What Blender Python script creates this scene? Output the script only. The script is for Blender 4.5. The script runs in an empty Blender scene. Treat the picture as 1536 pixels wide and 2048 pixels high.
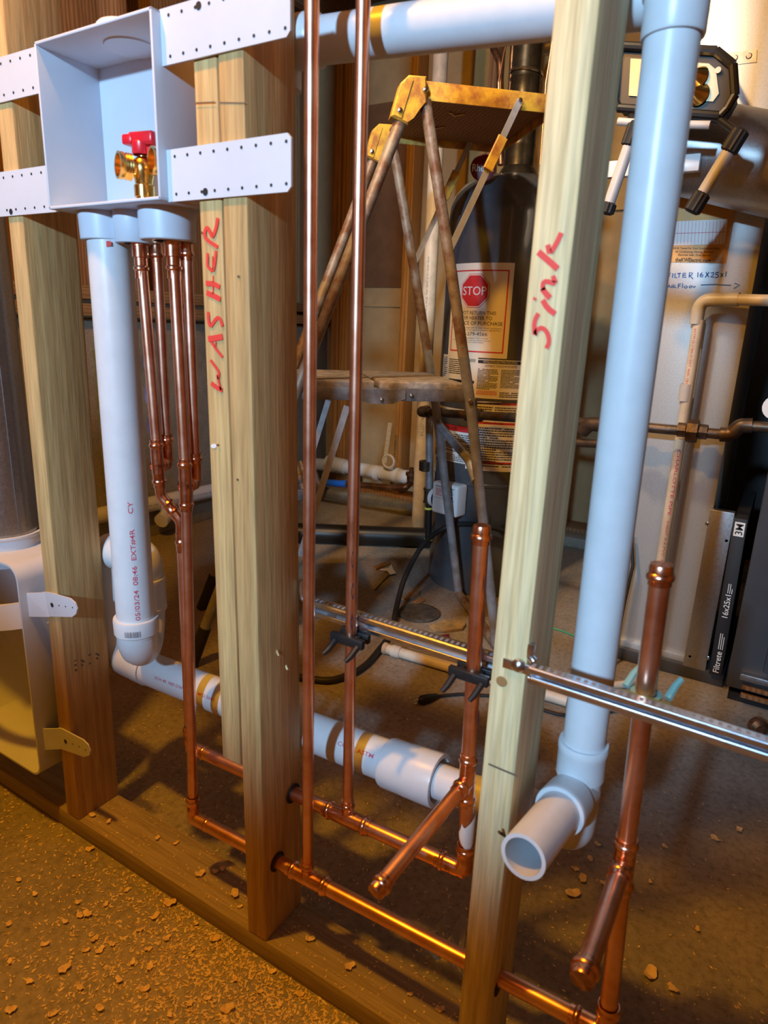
import bpy, bmesh, math, random
import numpy as np
from mathutils import Vector, Matrix
random.seed(7)
SC = bpy.context.scene
COL = SC.collection
# ------------------------------------------------------------------ camera (image 1536 x 2048)
F = 1320.35
YAW, PITCH, ROLL = -0.5412, -0.2745, 0.0389
CL = np.array([0.6874, -0.6096, 0.9677])
_f = np.array([math.sin(YAW)*math.cos(PITCH), math.cos(YAW)*math.cos(PITCH), math.sin(PITCH)])
_r0 = np.array([math.cos(YAW), -math.sin(YAW), 0.0]); _u0 = np.cross(_r0, _f)
_r = math.cos(ROLL)*_r0 + math.sin(ROLL)*_u0
_u = -math.sin(ROLL)*_r0 + math.cos(ROLL)*_u0
cd = bpy.data.cameras.new('camera'); cam = bpy.data.objects.new('camera', cd); COL.objects.link(cam)
cd.sensor_fit = 'HORIZONTAL'; cd.sensor_width = 36.0; cd.lens = 36.0*F/1536.0
cd.clip_start = 0.02; cd.clip_end = 50
cam.matrix_world = Matrix(((_r[0], _u[0], -_f[0], CL[0]), (_r[1], _u[1], -_f[1], CL[1]), (_r[2], _u[2], -_f[2], CL[2]), (0, 0, 0, 1)))
cd.dof.use_dof = True; cd.dof.focus_distance = 1.45; cd.dof.aperture_fstop = 9.0
SC.camera = cam
# ------------------------------------------------------------------ light and exposure
SC.view_settings.view_transform = 'Standard'; SC.view_settings.look = 'None'
SC.view_settings.gamma = 1.0; SC.view_settings.use_curve_mapping = False
SC.view_settings.exposure = 0.0
W = bpy.data.worlds.new('world'); SC.world = W; W.use_nodes = True
W.node_tree.nodes['Background'].inputs[0].default_value = (0.55, 0.47, 0.38, 1)
W.node_tree.nodes['Background'].inputs[1].default_value = 0.05
def lamp(name, typ, loc, power, color, target=None, **kw):
    d = bpy.data.lights.new(name, typ); d.energy = power; d.color = color
    for k, v in kw.items(): setattr(d, k, v)
    o = bpy.data.objects.new(name, d); COL.objects.link(o); o.location = loc
    if target is not None:
        o.rotation_euler = (Vector(target)-Vector(loc)).to_track_quat('-Z', 'Y').to_euler()
    return o
# amber bulb under the joists, cool work lamp in front of the wall
lamp('amber_ceiling_bulb', 'POINT', (-0.28, -0.46, 2.25), 98, (1.0, 0.42, 0.014), shadow_soft_size=0.045)
lamp('cool_work_lamp', 'SPOT', (0.50, -2.45, 1.72), 370, (0.42, 0.71, 1.0), target=(0.15, 1.0, 1.80), spot_size=math.radians(65), spot_blend=0.28, shadow_soft_size=0.06)
lamp('heater_fill_lamp', 'SPOT', (-0.25, 0.28, 2.36), 95, (1.0, 0.78, 0.52), target=(-0.10, 1.80, 1.0), spot_size=math.radians(68), spot_blend=0.6, shadow_soft_size=0.06)  # unseen warm fill, added to brighten the heater and the background

# ------------------------------------------------------------------ helpers
def ray(px, py): return _f + _r*(px-768)/F + _u*(1024-py)/F
def U(px, py, **k):
    d = ray(px, py); ax, val = list(k.items())[0]; i = 'xyz'.index(ax)
    return Vector(CL + d*((val-CL[i])/d[i]))
def UP(px, py, O, n):
    d = ray(px, py); n = np.array(n); t = ((np.array(O)-CL)@n)/(d@n); return Vector(CL+d*t)
def UC(px, py, C, R):                       # nearest hit of a pixel ray with an upright cylinder -> (angle, z)
    d = ray(px, py); o = CL[:2]-np.array(C[:2]); a = d[:2]@d[:2]; b = 2*o@d[:2]; c = o@o-R*R
    D = max(b*b-4*a*c, 0); t = (-b-math.sqrt(D))/(2*a); p = CL+d*t
    return math.atan2(p[1]-C[1], p[0]-C[0]), p[2]
def lerp(a, b, t): return a+(b-a)*t

class MB:
    def __init__(s): s.bm = bmesh.new()
    def box(s, c, size, R=None, bevel=0.0, seg=2):
        r = bmesh.ops.create_cube(s.bm, size=1.0); vs = r['verts']
        M = Matrix.Translation(Vector(c)) @ (R.to_4x4() if R else Matrix()) @ Matrix.Diagonal((*size, 1))
        bmesh.ops.transform(s.bm, matrix=M, verts=vs)
        if bevel > 0:
            es = list({e for v in vs for e in v.link_edges})
            bmesh.ops.bevel(s.bm, geom=es, offset=bevel, segments=seg, profile=0.5, affect='EDGES')
        return s
    def hexa(s, p, bevel=0.0, seg=2):           # 8 corners: bottom 4 then top 4, same winding
        v = [s.bm.verts.new(q) for q in p]
        fs = [s.bm.faces.new([v[i] for i in f]) for f in ((3,2,1,0),(4,5,6,7),(0,1,5,4),(1,2,6,5),(2,3,7,6),(3,0,4,7))]
        if bevel > 0:
            bmesh.ops.bevel(s.bm, geom=list({e for f in fs for e in f.edges}), offset=bevel, segments=seg, profile=0.5, affect='EDGES')
        return s
    def prism(s, poly, off, bevel=0.0):
        off = Vector(off); a = [s.bm.verts.new(Vector(p)) for p in poly]; b = [s.bm.verts.new(Vector(p)+off) for p in poly]
        n = len(a); fs = [s.bm.faces.new(a[::-1]), s.bm.faces.new(b)]
        for i in range(n): fs.append(s.bm.faces.new((a[i], a[(i+1) % n], b[(i+1) % n], b[i])))
        if bevel > 0:
            bmesh.ops.bevel(s.bm, geom=list({e for f in fs[:2] for e in f.edges}), offset=bevel, segments=1, affect='EDGES')
        return s
    def frame(s, d):
        d = d.normalized(); a = Vector((0, 0, 1)) if abs(d.z) < 0.9 else Vector((1, 0, 0))
        x = d.cross(a).normalized(); return x, d.cross(x).normalized(), d
    def lathe(s, p, d, prof, n=28, cap=(False, False)):
        p = Vector(p); x, y, d = s.frame(Vector(d)); rings = []
        for t, r in prof:
            rings.append([s.bm.verts.new(p+d*t+(x*math.cos(2*math.pi*i/n)+y*math.sin(2*math.pi*i/n))*max(r, 1e-5)) for i in range(n)])
        for a, b in zip(rings, rings[1:]):
            for i in range(n): s.bm.faces.new((a[i], a[(i+1) % n], b[(i+1) % n], b[i]))
        if cap[0]: s.bm.faces.new(rings[0][::-1])
        if cap[1]: s.bm.faces.new(rings[-1])
        return s
    def tube(s, path, r, n=20, cap=True, closed=False):
        path = [Vector(p) for p in path]; m = len(path); rings = []
        rr = r if isinstance(r, (list, tuple)) else [r]*m
        T = []
        for i in range(m):
            a = path[i-1] if i > 0 else path[i]; b = path[i+1] if i < m-1 else path[i]
            T.append((b-a).normalized())
        x, y, _ = s.frame(T[0])
        for i in range(m):
            if i > 0:
                q = T[i-1].rotation_difference(T[i]); x = q @ x; y = q @ y
            rings.append([s.bm.verts.new(path[i]+(x*math.cos(2*math.pi*k/n)+y*math.sin(2*math.pi*k/n))*rr[i]) for k in range(n)])
        for a, b in zip(rings, rings[1:]):
            for k in range(n): s.bm.faces.new((a[k], a[(k+1) % n], b[(k+1) % n], b[k]))
        if cap: s.bm.faces.new(rings[0][::-1]); s.bm.faces.new(rings[-1])
        return s
    def pipe_wall(s, a, b, ro, ri, n=32, rough=0.0):     # hollow pipe, open at both ends
        a, b = Vector(a), Vector(b); L = (b-a).length
        s.lathe(a, b-a, [(0, ri), (0, ro), (L, ro), (L, ri), (0, ri)], n); return s
    def ribbon(s, pts, w, nrm, taper=None):
        nrm = Vector(nrm); pts = [Vector(p) for p in pts]; L = []
        for i, p in enumerate(pts):
            a = pts[i-1] if i else p; b = pts[i+1] if i < len(pts)-1 else p
            sd = (b-a).normalized().cross(nrm).normalized()
            ww = w*(taper[i] if taper else 1.0)/2
            L.append((s.bm.verts.new(p+sd*ww), s.bm.verts.new(p-sd*ww)))
        for (a, b), (c, d) in zip(L, L[1:]): s.bm.faces.new((a, b, d, c))
        return s
    def quad(s, p): s.bm.faces.new([s.bm.verts.new(Vector(q)) for q in p]); return s
    def raw(s, verts, faces):
        v = [s.bm.verts.new(Vector(q)) for q in verts]
        for f in faces:
            try: s.bm.faces.new([v[i] for i in f])
            except ValueError: pass
        return s
    def build(s, name, mat, parent=None, smooth=True, angle=35, recalc=True):
        if recalc: bmesh.ops.recalc_face_normals(s.bm, faces=s.bm.faces)
        me = bpy.data.meshes.new(name); s.bm.to_mesh(me); s.bm.free()
        me.materials.append(M[mat] if isinstance(mat, str) else mat)
        if smooth:
            me.polygons.foreach_set('use_smooth', [True]*len(me.polygons)); me.set_sharp_from_angle(angle=math.radians(angle))
        o = bpy.data.objects.new(name, me); COL.objects.link(o)
        if parent is not None:
            o.parent = parent; o.matrix_parent_inverse = PINV.get(parent, Matrix())
        return o
PINV = {}
def tag(o, label, cat=None, group=None, kind=None):
    if label: o['label'] = label
    if cat: o['category'] = cat
    if group: o['group'] = group
    if kind: o['kind'] = kind
    return o
def thing(name, loc, label, cat, group=None, kind=None):
    o = bpy.data.objects.new(name, None); COL.objects.link(o); o.location = loc; o.empty_display_size = 0.05
    PINV[o] = Matrix.Translation(Vector(loc)).inverted()
    return tag(o, label, cat, group, kind)
def fillet(pts, rad, n=7):
    pts = [Vector(p) for p in pts]; out = [pts[0]]
    for i in range(1, len(pts)-1):
        p = pts[i]; a = (pts[i-1]-p); b = (pts[i+1]-p); la, lb = a.length, b.length; a.normalize(); b.normalize()
        ang = a.angle(b); t = min(rad/math.tan(ang/2), la*0.48, lb*0.48)
        p0, p1 = p+a*t, p+b*t
        for k in range(n+1):
            s = k/n; out.append(p0*(1-s)**2+p*2*s*(1-s)+p1*s*s)
    out.append(pts[-1]); return out
def sub(p, q, n): return [Vector(p).lerp(Vector(q), i/n) for i in range(n+1)]
_TC = {}
def text2d(s, bold=0.0):
    key = (s, bold)
    if key in _TC: return _TC[key]
    c = bpy.data.curves.new('tmp', 'FONT'); c.body = s; c.size = 1.0; c.resolution_u = 3; c.offset = bold
    o = bpy.data.objects.new('tmp', c); COL.objects.link(o)
    dg = bpy.context.evaluated_depsgraph_get(); me = o.evaluated_get(dg).to_mesh()
    v = [(q.co.x, q.co.y) for q in me.vertices]; f = [tuple(p.vertices) for p in me.polygons]
    o.evaluated_get(dg).to_mesh_clear(); bpy.data.objects.remove(o); bpy.data.curves.remove(c)
    if v:
        x0 = min(a for a, _ in v); x1 = max(a for a, _ in v); y0 = min(b for _, b in v); y1 = max(b for _, b in v)
        v = [((a-x0)/(x1-x0), (b-y0)/(y1-y0)) for a, b in v]
    _TC[key] = (v, f); return _TC[key]
def put_text(mb, s, fn, u0, u1, v0, v1, bold=0.0):   # fn(u, v) -> world point
    v, f = text2d(s, bold)
    mb.raw([fn(lerp(u0, u1, a), lerp(v0, v1, b)) for a, b in v], f)

# ------------------------------------------------------------------ materials
M = {}
def nmat(name):
    m = bpy.data.materials.new(name); m.use_nodes = True; nt = m.node_tree
    return m, nt, nt.nodes['Principled BSDF']
def node(nt, t, **kw):
    n = nt.nodes.new(t)
    for k, v in kw.items():
        if k == 'inp':
            for a, b in v.items(): n.inputs[a].default_value = b
        else: setattr(n, k, v)
    return n
def ramp(nt, fac, stops):
    r = node(nt, 'ShaderNodeValToRGB'); nt.links.new(fac, r.inputs[0]); e = r.color_ramp.elements
    while len(e) < len(stops): e.new(0.5)
    for k, (p, c) in enumerate(stops): e[k].position = p; e[k].color = (*c, 1)
    return r
def coords(nt, scale=(1, 1, 1), rnd=True):
    tc = node(nt, 'ShaderNodeTexCoord'); mp = node(nt, 'ShaderNodeMapping'); mp.inputs['Scale'].default_value = scale
    nt.links.new(tc.outputs['Object'], mp.inputs[0])
    if rnd:
        oi = node(nt, 'ShaderNodeObjectInfo'); mm = node(nt, 'ShaderNodeMath', operation='MULTIPLY'); mm.inputs[1].default_value = 37.0
        nt.links.new(oi.outputs['Random'], mm.inputs[0]); nt.links.new(mm.outputs[0], mp.inputs['Location'])
    return mp.outputs[0]
def mat(name, col, rough=0.5, metal=0.0, var=0.0, vscale=20, vcol=None, bump=0.0, bscale=80, spec=0.5, trans=0.0, rvar=0.0, coat=0.0):
    m, nt, b = nmat(name); b.inputs['Roughness'].default_value = rough; b.inputs['Metallic'].default_value = metal
    b.inputs['Specular IOR Level'].default_value = spec; b.inputs['Base Color'].default_value = (*col, 1)
    if trans: b.inputs['Transmission Weight'].default_value = trans
    if coat: b.inputs['Coat Weight'].default_value = coat
    v = coords(nt)
    if var > 0 or vcol:
        n = node(nt, 'ShaderNodeTexNoise', inp={'Scale': vscale, 'Detail': 5.0, 'Roughness': 0.62}); nt.links.new(v, n.inputs['Vector'])
        c2 = vcol or tuple(max(0, c*(1-var)) for c in col); c1 = col if vcol else tuple(min(1, c*(1+var*0.5)) for c in col)
        r = ramp(nt, n.outputs[0], [(0.38, c2), (0.62, c1)]); nt.links.new(r.outputs[0], b.inputs['Base Color'])
        if rvar:
            mr = node(nt, 'ShaderNodeMapRange', inp={'To Min': rough-rvar, 'To Max': rough+rvar}); nt.links.new(n.outputs[0], mr.inputs[0]); nt.links.new(mr.outputs[0], b.inputs['Roughness'])
    if bump > 0:
        n2 = node(nt, 'ShaderNodeTexNoise', inp={'Scale': bscale, 'Detail': 4.0}); nt.links.new(v, n2.inputs['Vector'])
        bp = node(nt, 'ShaderNodeBump', inp={'Strength': bump, 'Distance': 0.004}); nt.links.new(n2.outputs[0], bp.inputs['Height']); nt.links.new(bp.outputs[0], b.inputs['Normal'])
    M[name] = m; return m
def wood(name, light, mid, dark, rings=26, axis='Z', rough=0.68, contrast=1.0):
    m, nt, b = nmat(name)
    st = {'Z': (1, 1, 0.045), 'X': (0.045, 1, 1), 'Y': (1, 0.045, 1)}[axis]
    v = coords(nt, st)
    n1 = node(nt, 'ShaderNodeTexNoise', inp={'Scale': 9.0, 'Detail': 3.0}); nt.links.new(v, n1.inputs['Vector'])
    mx = node(nt, 'ShaderNodeVectorMath', operation='MULTIPLY_ADD'); mx.inputs[1].default_value = (0.035,)*3
    nt.links.new(n1.outputs['Color'], mx.inputs[0]); nt.links.new(v, mx.inputs[2])
    w = node(nt, 'ShaderNodeTexWave', wave_type='RINGS', rings_direction=axis, inp={'Scale': rings, 'Distortion': 2.2, 'Detail': 2.0, 'Detail Scale': 1.5}); nt.links.new(mx.outputs[0], w.inputs['Vector'])
    n2 = node(nt, 'ShaderNodeTexNoise', inp={'Scale': 260.0, 'Detail': 4.0}); nt.links.new(v, n2.inputs['Vector'])
    n3 = node(nt, 'ShaderNodeTexNoise', inp={'Scale': 4.5, 'Detail': 3.0}); nt.links.new(v, n3.inputs['Vector'])
    r1 = ramp(nt, w.outputs['Fac'], [(0.1, light), (0.65, lerp3(light, mid, 0.55*contrast)), (0.97, lerp3(light, mid, contrast))])
    r2 = ramp(nt, n2.outputs[0], [(0.3, (0.72,)*3), (0.62, (1.04,)*3)])
    r3 = ramp(nt, n3.outputs[0], [(0.3, (0.78,)*3), (0.7, (1.08,)*3)])
    a = node(nt, 'ShaderNodeMix', data_type='RGBA', blend_type='MULTIPLY'); a.inputs[0].default_value = 1.0
    nt.links.new(r1.outputs[0], a.inputs[6]); nt.links.new(r2.outputs[0], a.inputs[7])
    a2 = node(nt, 'ShaderNodeMix', data_type='RGBA', blend_type='MULTIPLY'); a2.inputs[0].default_value = 1.0
    nt.links.new(a.outputs[2], a2.inputs[6]); nt.links.new(r3.outputs[0], a2.inputs[7])
    # small knots and dirt specks
    st2 = tuple(1.0 if q == 1 else 0.33 for q in st); vk = coords(nt, st2)
    vo = node(nt, 'ShaderNodeTexVoronoi', inp={'Scale': 7.0, 'Randomness': 1.0}); nt.links.new(vk, vo.inputs['Vector'])
    rk = ramp(nt, vo.outputs['Distance'], [(0.03, (1, 1, 1)), (0.085, (0, 0, 0))])
    a3 = node(nt, 'ShaderNodeMix', data_type='RGBA'); nt.links.new(rk.outputs[0], a3.inputs[0]); nt.links.new(a2.outputs[2], a3.inputs[6]); a3.inputs[7].default_value = (*dark, 1)
    nt.links.new(a3.outputs[2], b.inputs['Base Color']); b.inputs['Roughness'].default_value = rough; b.inputs['Specular IOR Level'].default_value = 0.3
    bp = node(nt, 'ShaderNodeBump', inp={'Strength': 0.25, 'Distance': 0.002}); nt.links.new(n2.outputs[0], bp.inputs['Height']); nt.links.new(bp.outputs[0], b.inputs['Normal'])
    M[name] = m
def lerp3(a, b, t): return tuple(lerp(x, y, t) for x, y in zip(a, b))
wood('wood_old', (0.66, 0.44, 0.19), (0.55, 0.33, 0.13), (0.16, 0.08, 0.03), rings=17, contrast=.7)
wood('wood_new', (0.80, 0.69, 0.40), (0.68, 0.53, 0.26), (0.42, 0.25, 0.10), rings=24, contrast=.55)
wood('wood_plate', (0.40, 0.32, 0.22), (0.33, 0.25, 0.16), (0.14, 0.09, 0.05), rings=16, axis='X', contrast=.6)
wood('wood_dark', (0.40, 0.22, 0.10), (0.26, 0.13, 0.055), (0.07, 0.03, 0.015))
wood('wood_wall', (0.55, 0.33, 0.13), (0.38, 0.21, 0.08), (0.10, 0.05, 0.02))
wood('wood_beam', (0.40, 0.25, 0.12), (0.28, 0.16, 0.07), (0.08, 0.04, 0.02), axis='Y')
mat('pvc', (0.64, 0.69, 0.745), 0.34, var=0.04, vscale=30)
mat('pvc_inner', (0.62, 0.64, 0.66), 0.45)
mat('pvc_old', (0.72, 0.66, 0.54), 0.45, var=0.18, vscale=14)
mat('cpvc', (0.66, 0.61, 0.52), 0.42, var=0.14, vscale=14)
mat('pvc_grey', (0.55, 0.55, 0.55), 0.4, var=0.06)
mat('box_white', (0.60, 0.66, 0.76), 0.42, var=0.03, vscale=12)
mat('copper', (0.90, 0.53, 0.38), 0.33, 1.0, vcol=(0.76, 0.38, 0.25), vscale=24, rvar=0.06)
mat('copper_fit', (0.90, 0.50, 0.34), 0.24, 1.0, vcol=(0.70, 0.32, 0.19), vscale=60, rvar=0.05)
mat('copper_old', (0.34, 0.17, 0.09), 0.42, 0.9, vcol=(0.16, 0.09, 0.05), vscale=40)
mat('heat_stain', (0.22, 0.15, 0.24), 0.3, 0.9)
mat('brass', (0.86, 0.62, 0.22), 0.22, 1.0, vcol=(0.72, 0.47, 0.14), vscale=50)
mat('red_plastic', (0.62, 0.015, 0.035), 0.3, coat=0.3)
mat('galv', (0.58, 0.61, 0.60), 0.45, 0.5, vcol=(0.53, 0.54, 0.56), vscale=220, rvar=0.10)
mat('galv_dull', (0.50, 0.51, 0.52), 0.36, 0.95, vcol=(0.41, 0.42, 0.44), vscale=260, rvar=0.10)
mat('zinc', (0.70, 0.74, 0.80), 0.25, 1.0, var=0.15, vscale=60)
mat('steel', (0.55, 0.56, 0.58), 0.25, 1.0)
mat('black_plastic', (0.012, 0.012, 0.013), 0.42)
mat('black_rubber', (0.018, 0.017, 0.017), 0.6, bump=0.15)
mat('teal_clip', (0.18, 0.36, 0.34), 0.45)
mat('marker_red', (0.72, 0.055, 0.04), 0.6)
mat('print_red', (0.62, 0.10, 0.16), 0.6)
mat('print_blue', (0.05, 0.16, 0.50), 0.6)
mat('print_black', (0.015, 0.015, 0.018), 0.6)
mat('print_grey', (0.22, 0.24, 0.28), 0.6)
mat('pencil', (0.13, 0.10, 0.07), 0.7)
mat('paper', (0.78, 0.78, 0.77), 0.5)
mat('paper_cream', (0.80, 0.77, 0.68), 0.5)
mat('label_red', (0.60, 0.03, 0.035), 0.45)
mat('label_orange', (0.80, 0.36, 0.04), 0.5)
mat('sticker_orange', (0.72, 0.36, 0.06), 0.5, vcol=(0.55, 0.34, 0.12), vscale=18)
mat('heater_grey', (0.075, 0.085, 0.10), 0.25, var=0.12, vscale=8, coat=0.4)
mat('furnace_grey', (0.060, 0.065, 0.075), 0.38, var=0.10, vscale=12)
mat('flue_black', (0.07, 0.068, 0.062), 0.34, 0.8, var=0.3, vscale=30)
mat('black_iron', (0.060, 0.048, 0.040), 0.42, 0.6, vcol=(0.12, 0.075, 0.045), vscale=40, bump=0.2)
mat('abs_black', (0.013, 0.012, 0.013), 0.4)
mat('blue_pex', (0.015, 0.13, 0.62), 0.3)
mat('grey_tube', (0.36, 0.38, 0.42), 0.38, 0.35, vcol=(0.24, 0.23, 0.23), vscale=16)
mat('rusty_tube', (0.30, 0.26, 0.21), 0.5, 0.25, vcol=(0.16, 0.075, 0.035), vscale=22)
mat('flat_bar', (0.50, 0.53, 0.58), 0.35, 0.5, var=0.15, vscale=30)
mat('ladder_yellow', (0.66, 0.43, 0.05), 0.42, vcol=(0.34, 0.15, 0.045), vscale=24)
mat('step_grey', (0.33, 0.28, 0.22), 0.62, vcol=(0.17, 0.145, 0.13), vscale=34, bump=0.3)
mat('step_side', (0.22, 0.21, 0.21), 0.45, 0.4, vcol=(0.13, 0.12, 0.12), vscale=30)
mat('white_gloss', (0.80, 0.82, 0.84), 0.3)
mat('yellow_tape', (0.80, 0.72, 0.08), 0.45)
mat('drywall', (0.40, 0.29, 0.15), 0.85, var=0.12, vscale=6)
mat('panel_ply', (0.44, 0.28, 0.09), 0.6, var=0.14, vscale=8)
mat('stone_tan', (0.42, 0.29, 0.12), 0.8, vcol=(0.24, 0.18, 0.11), vscale=40, bump=0.4)
mat('chip_wood', (0.84, 0.64, 0.34), 0.7, vcol=(0.64, 0.44, 0.20), vscale=60)
mat('sawdust', (0.88, 0.70, 0.40), 0.75, vcol=(0.66, 0.47, 0.22), vscale=90)
mat('iron_cover', (0.05, 0.048, 0.042), 0.7, vcol=(0.10, 0.095, 0.085), vscale=40, bump=0.4)
mat('green_wire', (0.05, 0.42, 0.22), 0.4)
mat('reflector', (0.46, 0.43, 0.30), 0.35, 0.5, var=0.15)
mat('panel_brown', (0.17, 0.085, 0.035), 0.7, var=0.25, vscale=5)
m, nt, b = nmat('clear_film'); b.inputs['Transmission Weight'].default_value = 0.9; b.inputs['Roughness'].default_value = 0.12; b.inputs['Base Color'].default_value = (0.85, 0.88, 0.92, 1); b.inputs['IOR'].default_value = 1.2; M['clear_film'] = m
# concrete floor and foundation
def concrete(name, c1, c2, c3, sc=3.0, bump=0.3):
    m, nt, b = nmat(name); v = coords(nt, rnd=False)
    n = node(nt, 'ShaderNodeTexNoise', inp={'Scale': sc, 'Detail': 8.0, 'Roughness': 0.65}); nt.links.new(v, n.inputs['Vector'])
    n2 = node(nt, 'ShaderNodeTexNoise', inp={'Scale': sc*26, 'Detail': 6.0, 'Roughness': 0.7}); nt.links.new(v, n2.inputs['Vector'])
    r = ramp(nt, n.outputs[0], [(0.32, c2), (0.5, c1), (0.68, c3)])
    r2 = ramp(nt, n2.outputs[0], [(0.30, (0.55,)*3), (0.5, (0.95,)*3), (0.72, (1.15,)*3)])
    a = node(nt, 'ShaderNodeMix', data_type='RGBA', blend_type='MULTIPLY'); a.inputs[0].default_value = 1.0
    nt.links.new(r.outputs[0], a.inputs[6]); nt.links.new(r2.outputs[0], a.inputs[7]); nt.links.new(a.outputs[2], b.inputs['Base Color'])
    b.inputs['Roughness'].default_value = 0.72; b.inputs['Specular IOR Level'].default_value = 0.35
    bp = node(nt, 'ShaderNodeBump', inp={'Strength': bump, 'Distance': 0.004}); nt.links.new(n2.outputs[0], bp.inputs['Height']); nt.links.new(bp.outputs[0], b.inputs['Normal'])
    M[name] = m
concrete('concrete_floor', (0.30, 0.265, 0.22), (0.21, 0.185, 0.155), (0.36, 0.31, 0.25))
concrete('concrete_wall', (0.30, 0.29, 0.25), (0.20, 0.195, 0.17), (0.36, 0.34, 0.29), sc=5)
# ================================================================== THE SETTING
tag(MB().box((0.0, 0.0, -0.05), (5.2, 5.6, 0.10)).build('floor', 'concrete_floor', smooth=False), None, kind='structure')
wb = thing('wall_back', (0, 2.6, 0), None, None, kind='structure')
MB().box((0.0, 2.66, 1.2), (5.2, 0.04, 2.4)).build('wall_panel', 'drywall', wb, smooth=False)
MB().box((-0.2, 2.63, 1.95), (1.30, 0.02, 0.9)).build('plywood_panel', 'panel_ply', wb, smooth=False)
MB().box((-1.33, 2.636, 1.62), (0.30, 0.006, 0.9)).build('plywood_panel', 'panel_brown', wb, smooth=False)
MB().box((-1.33, 2.634, 1.075), (0.5, 0.010, 0.012)).build('panel_seam', 'drywall', wb, smooth=False)
for x, wd, m_ in ((-2.15, .05, 'wood_dark'), (-1.85, .045, 'wood_dark'), (-1.575, .052, 'wood_wall'), (-1.515, .052, 'wood_wall'), (-1.13, .045, 'wood_wall'), (-0.72, .04, 'wood_dark'), (0.30, .045, 'wood_wall'), (0.75, .045, 'wood_dark')):
    MB().box((x, 2.585, 1.23), (wd, 0.10, 2.34), bevel=.003).build('stud', m_, wb)
MB().box((-0.2, 2.56, 0.03), (4.6, 0.14, 0.06), bevel=.004).build('sill_plate', 'wood_dark', wb)
MB().box((-0.3, 2.42, 0.025), (4.0, 0.10, 0.05), bevel=.006).build('footing_ledge', 'concrete_wall', wb)
MB().box((-1.45, 2.52, 0.13), (0.12, 0.09, 0.09), bevel=.004).build('block', 'wood_wall', wb)
wl = thing('wall_left', (-1.7, 0.6, 0), None, None, kind='structure')
MB().box((-1.82, 0.4, 0.4775), (0.24, 4.6, 0.955), bevel=.006).build('foundation', 'concrete_wall', wl)
MB().box((-1.72, 0.4, 0.985), (0.15, 4.6, 0.045), bevel=.003).build('sill_plate', 'wood_beam', wl)
MB().box((-1.76, 0.4, 1.05), (0.10, 4.6, 0.05), bevel=.003).build('sill_plate', 'wood_beam', wl)
MB().box((-1.90, 0.4, 1.7), (0.05, 4.6, 1.3)).build('sheathing', 'wood_dark', wl, smooth=False)
for y in (-1.4, -0.9, -0.4, 0.25, 0.72, 1.35, 2.0):
    MB().box((-1.80, y, 1.72), (0.12, 0.045, 1.3), bevel=.003).build('stud', 'wood_dark', wl)
MB().box((-1.70, 0.42, 1.48), (0.03, 0.30, 0.62), bevel=.003).build('plank', 'wood_wall', wl)
mgs = mat('moss_paint', (0.20, 0.22, 0.045), 0.8, vcol=(0.30, 0.29, 0.20), vscale=14)
pg = [U(184, 700, x=-1.697), U(204, 700, x=-1.697), U(222, 985, x=-1.697), U(210, 985, x=-1.697)]
MB().prism(pg, (0.002, 0, 0)).build('paint_streak', 'moss_paint', wl, smooth=False)
tag(MB().box((0, -2.75, 1.2), (5.2, 0.1, 2.4)).build('wall_front', 'drywall', smooth=False), None, kind='structure')
tag(MB().box((2.55, 0, 1.2), (0.1, 5.4, 2.4)).build('wall_right', 'drywall', smooth=False), None, kind='structure')
ce = thing('ceiling', (0, 0, 2.45), None, None, kind='structure')
MB().box((0, 0, 2.62), (5.2, 5.6, 0.04)).build('subfloor', 'wood_dark', ce, smooth=False)
for i in range(9):
    MB().box((-2.2+0.55*i, 0, 2.52), (0.04, 5.4, 0.18)).build('joist', 'wood_beam', ce, smooth=False)

# ================================================================== THE NEW WALL FRAME
o = MB().box((0.25, 0.0445, 0.019), (3.2, 0.089, 0.038), bevel=.0025).build('bottom_plate', 'wood_plate')
tag(o, 'long grimy two-by-four bottom plate lying on the concrete floor under the studs', 'lumber')
def stud(xb, xt, z0, z1, m_, y0=0.0, w=0.038, lab=None, name='wall_stud'):
    f = lambda z: lerp(xb, xt, (z-0.04)/1.2)
    p = []
    for z in (z0, z1):
        x = f(z); p += [(x, y0, z), (x+w, y0, z), (x+w, y0+.089, z), (x, y0+.089, z)]
    o = MB().hexa(p, bevel=.003).build(name, m_)
    return tag(o, lab, 'stud')
sl = stud(-.331-.038, -.311-.038, .0375, 2.43, 'wood_old', lab='weathered tan stud beside the white dryer vent box, its tabs nailed to it')
sw = stud(.137-.038, .1225-.038, .0375, 2.43, 'wood_old', lab='weathered stud with the two copper lines passing through drilled holes at its foot')
ss = stud(.499-.038, .503-.038, .0375, 2.43, 'wood_new', lab='fresh pale stud with sink written on it in red marker')
sb = stud(.0975-.040, .0838-.039, .337, 2.43, 'wood_old', y0=.0015, w=.037, lab='short tan board sistered to a stud, WASHER written on it in red marker')
for s_, pts in ((sw, ((.137, .029, .168), (.137, .067, .267))), (ss, ((.5005, .03, .1725),)), ):
    for q in pts:
        mb = MB(); mb.lathe(Vector(q)+Vector((-.0005 if s_ is not ss else -.0005, 0, 0)), (1, 0, 0), [(0, .0155), (.0008, .0155)], 24, cap=(True, True))
        mb.build('drilled_hole', 'print_black', s_)
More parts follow.
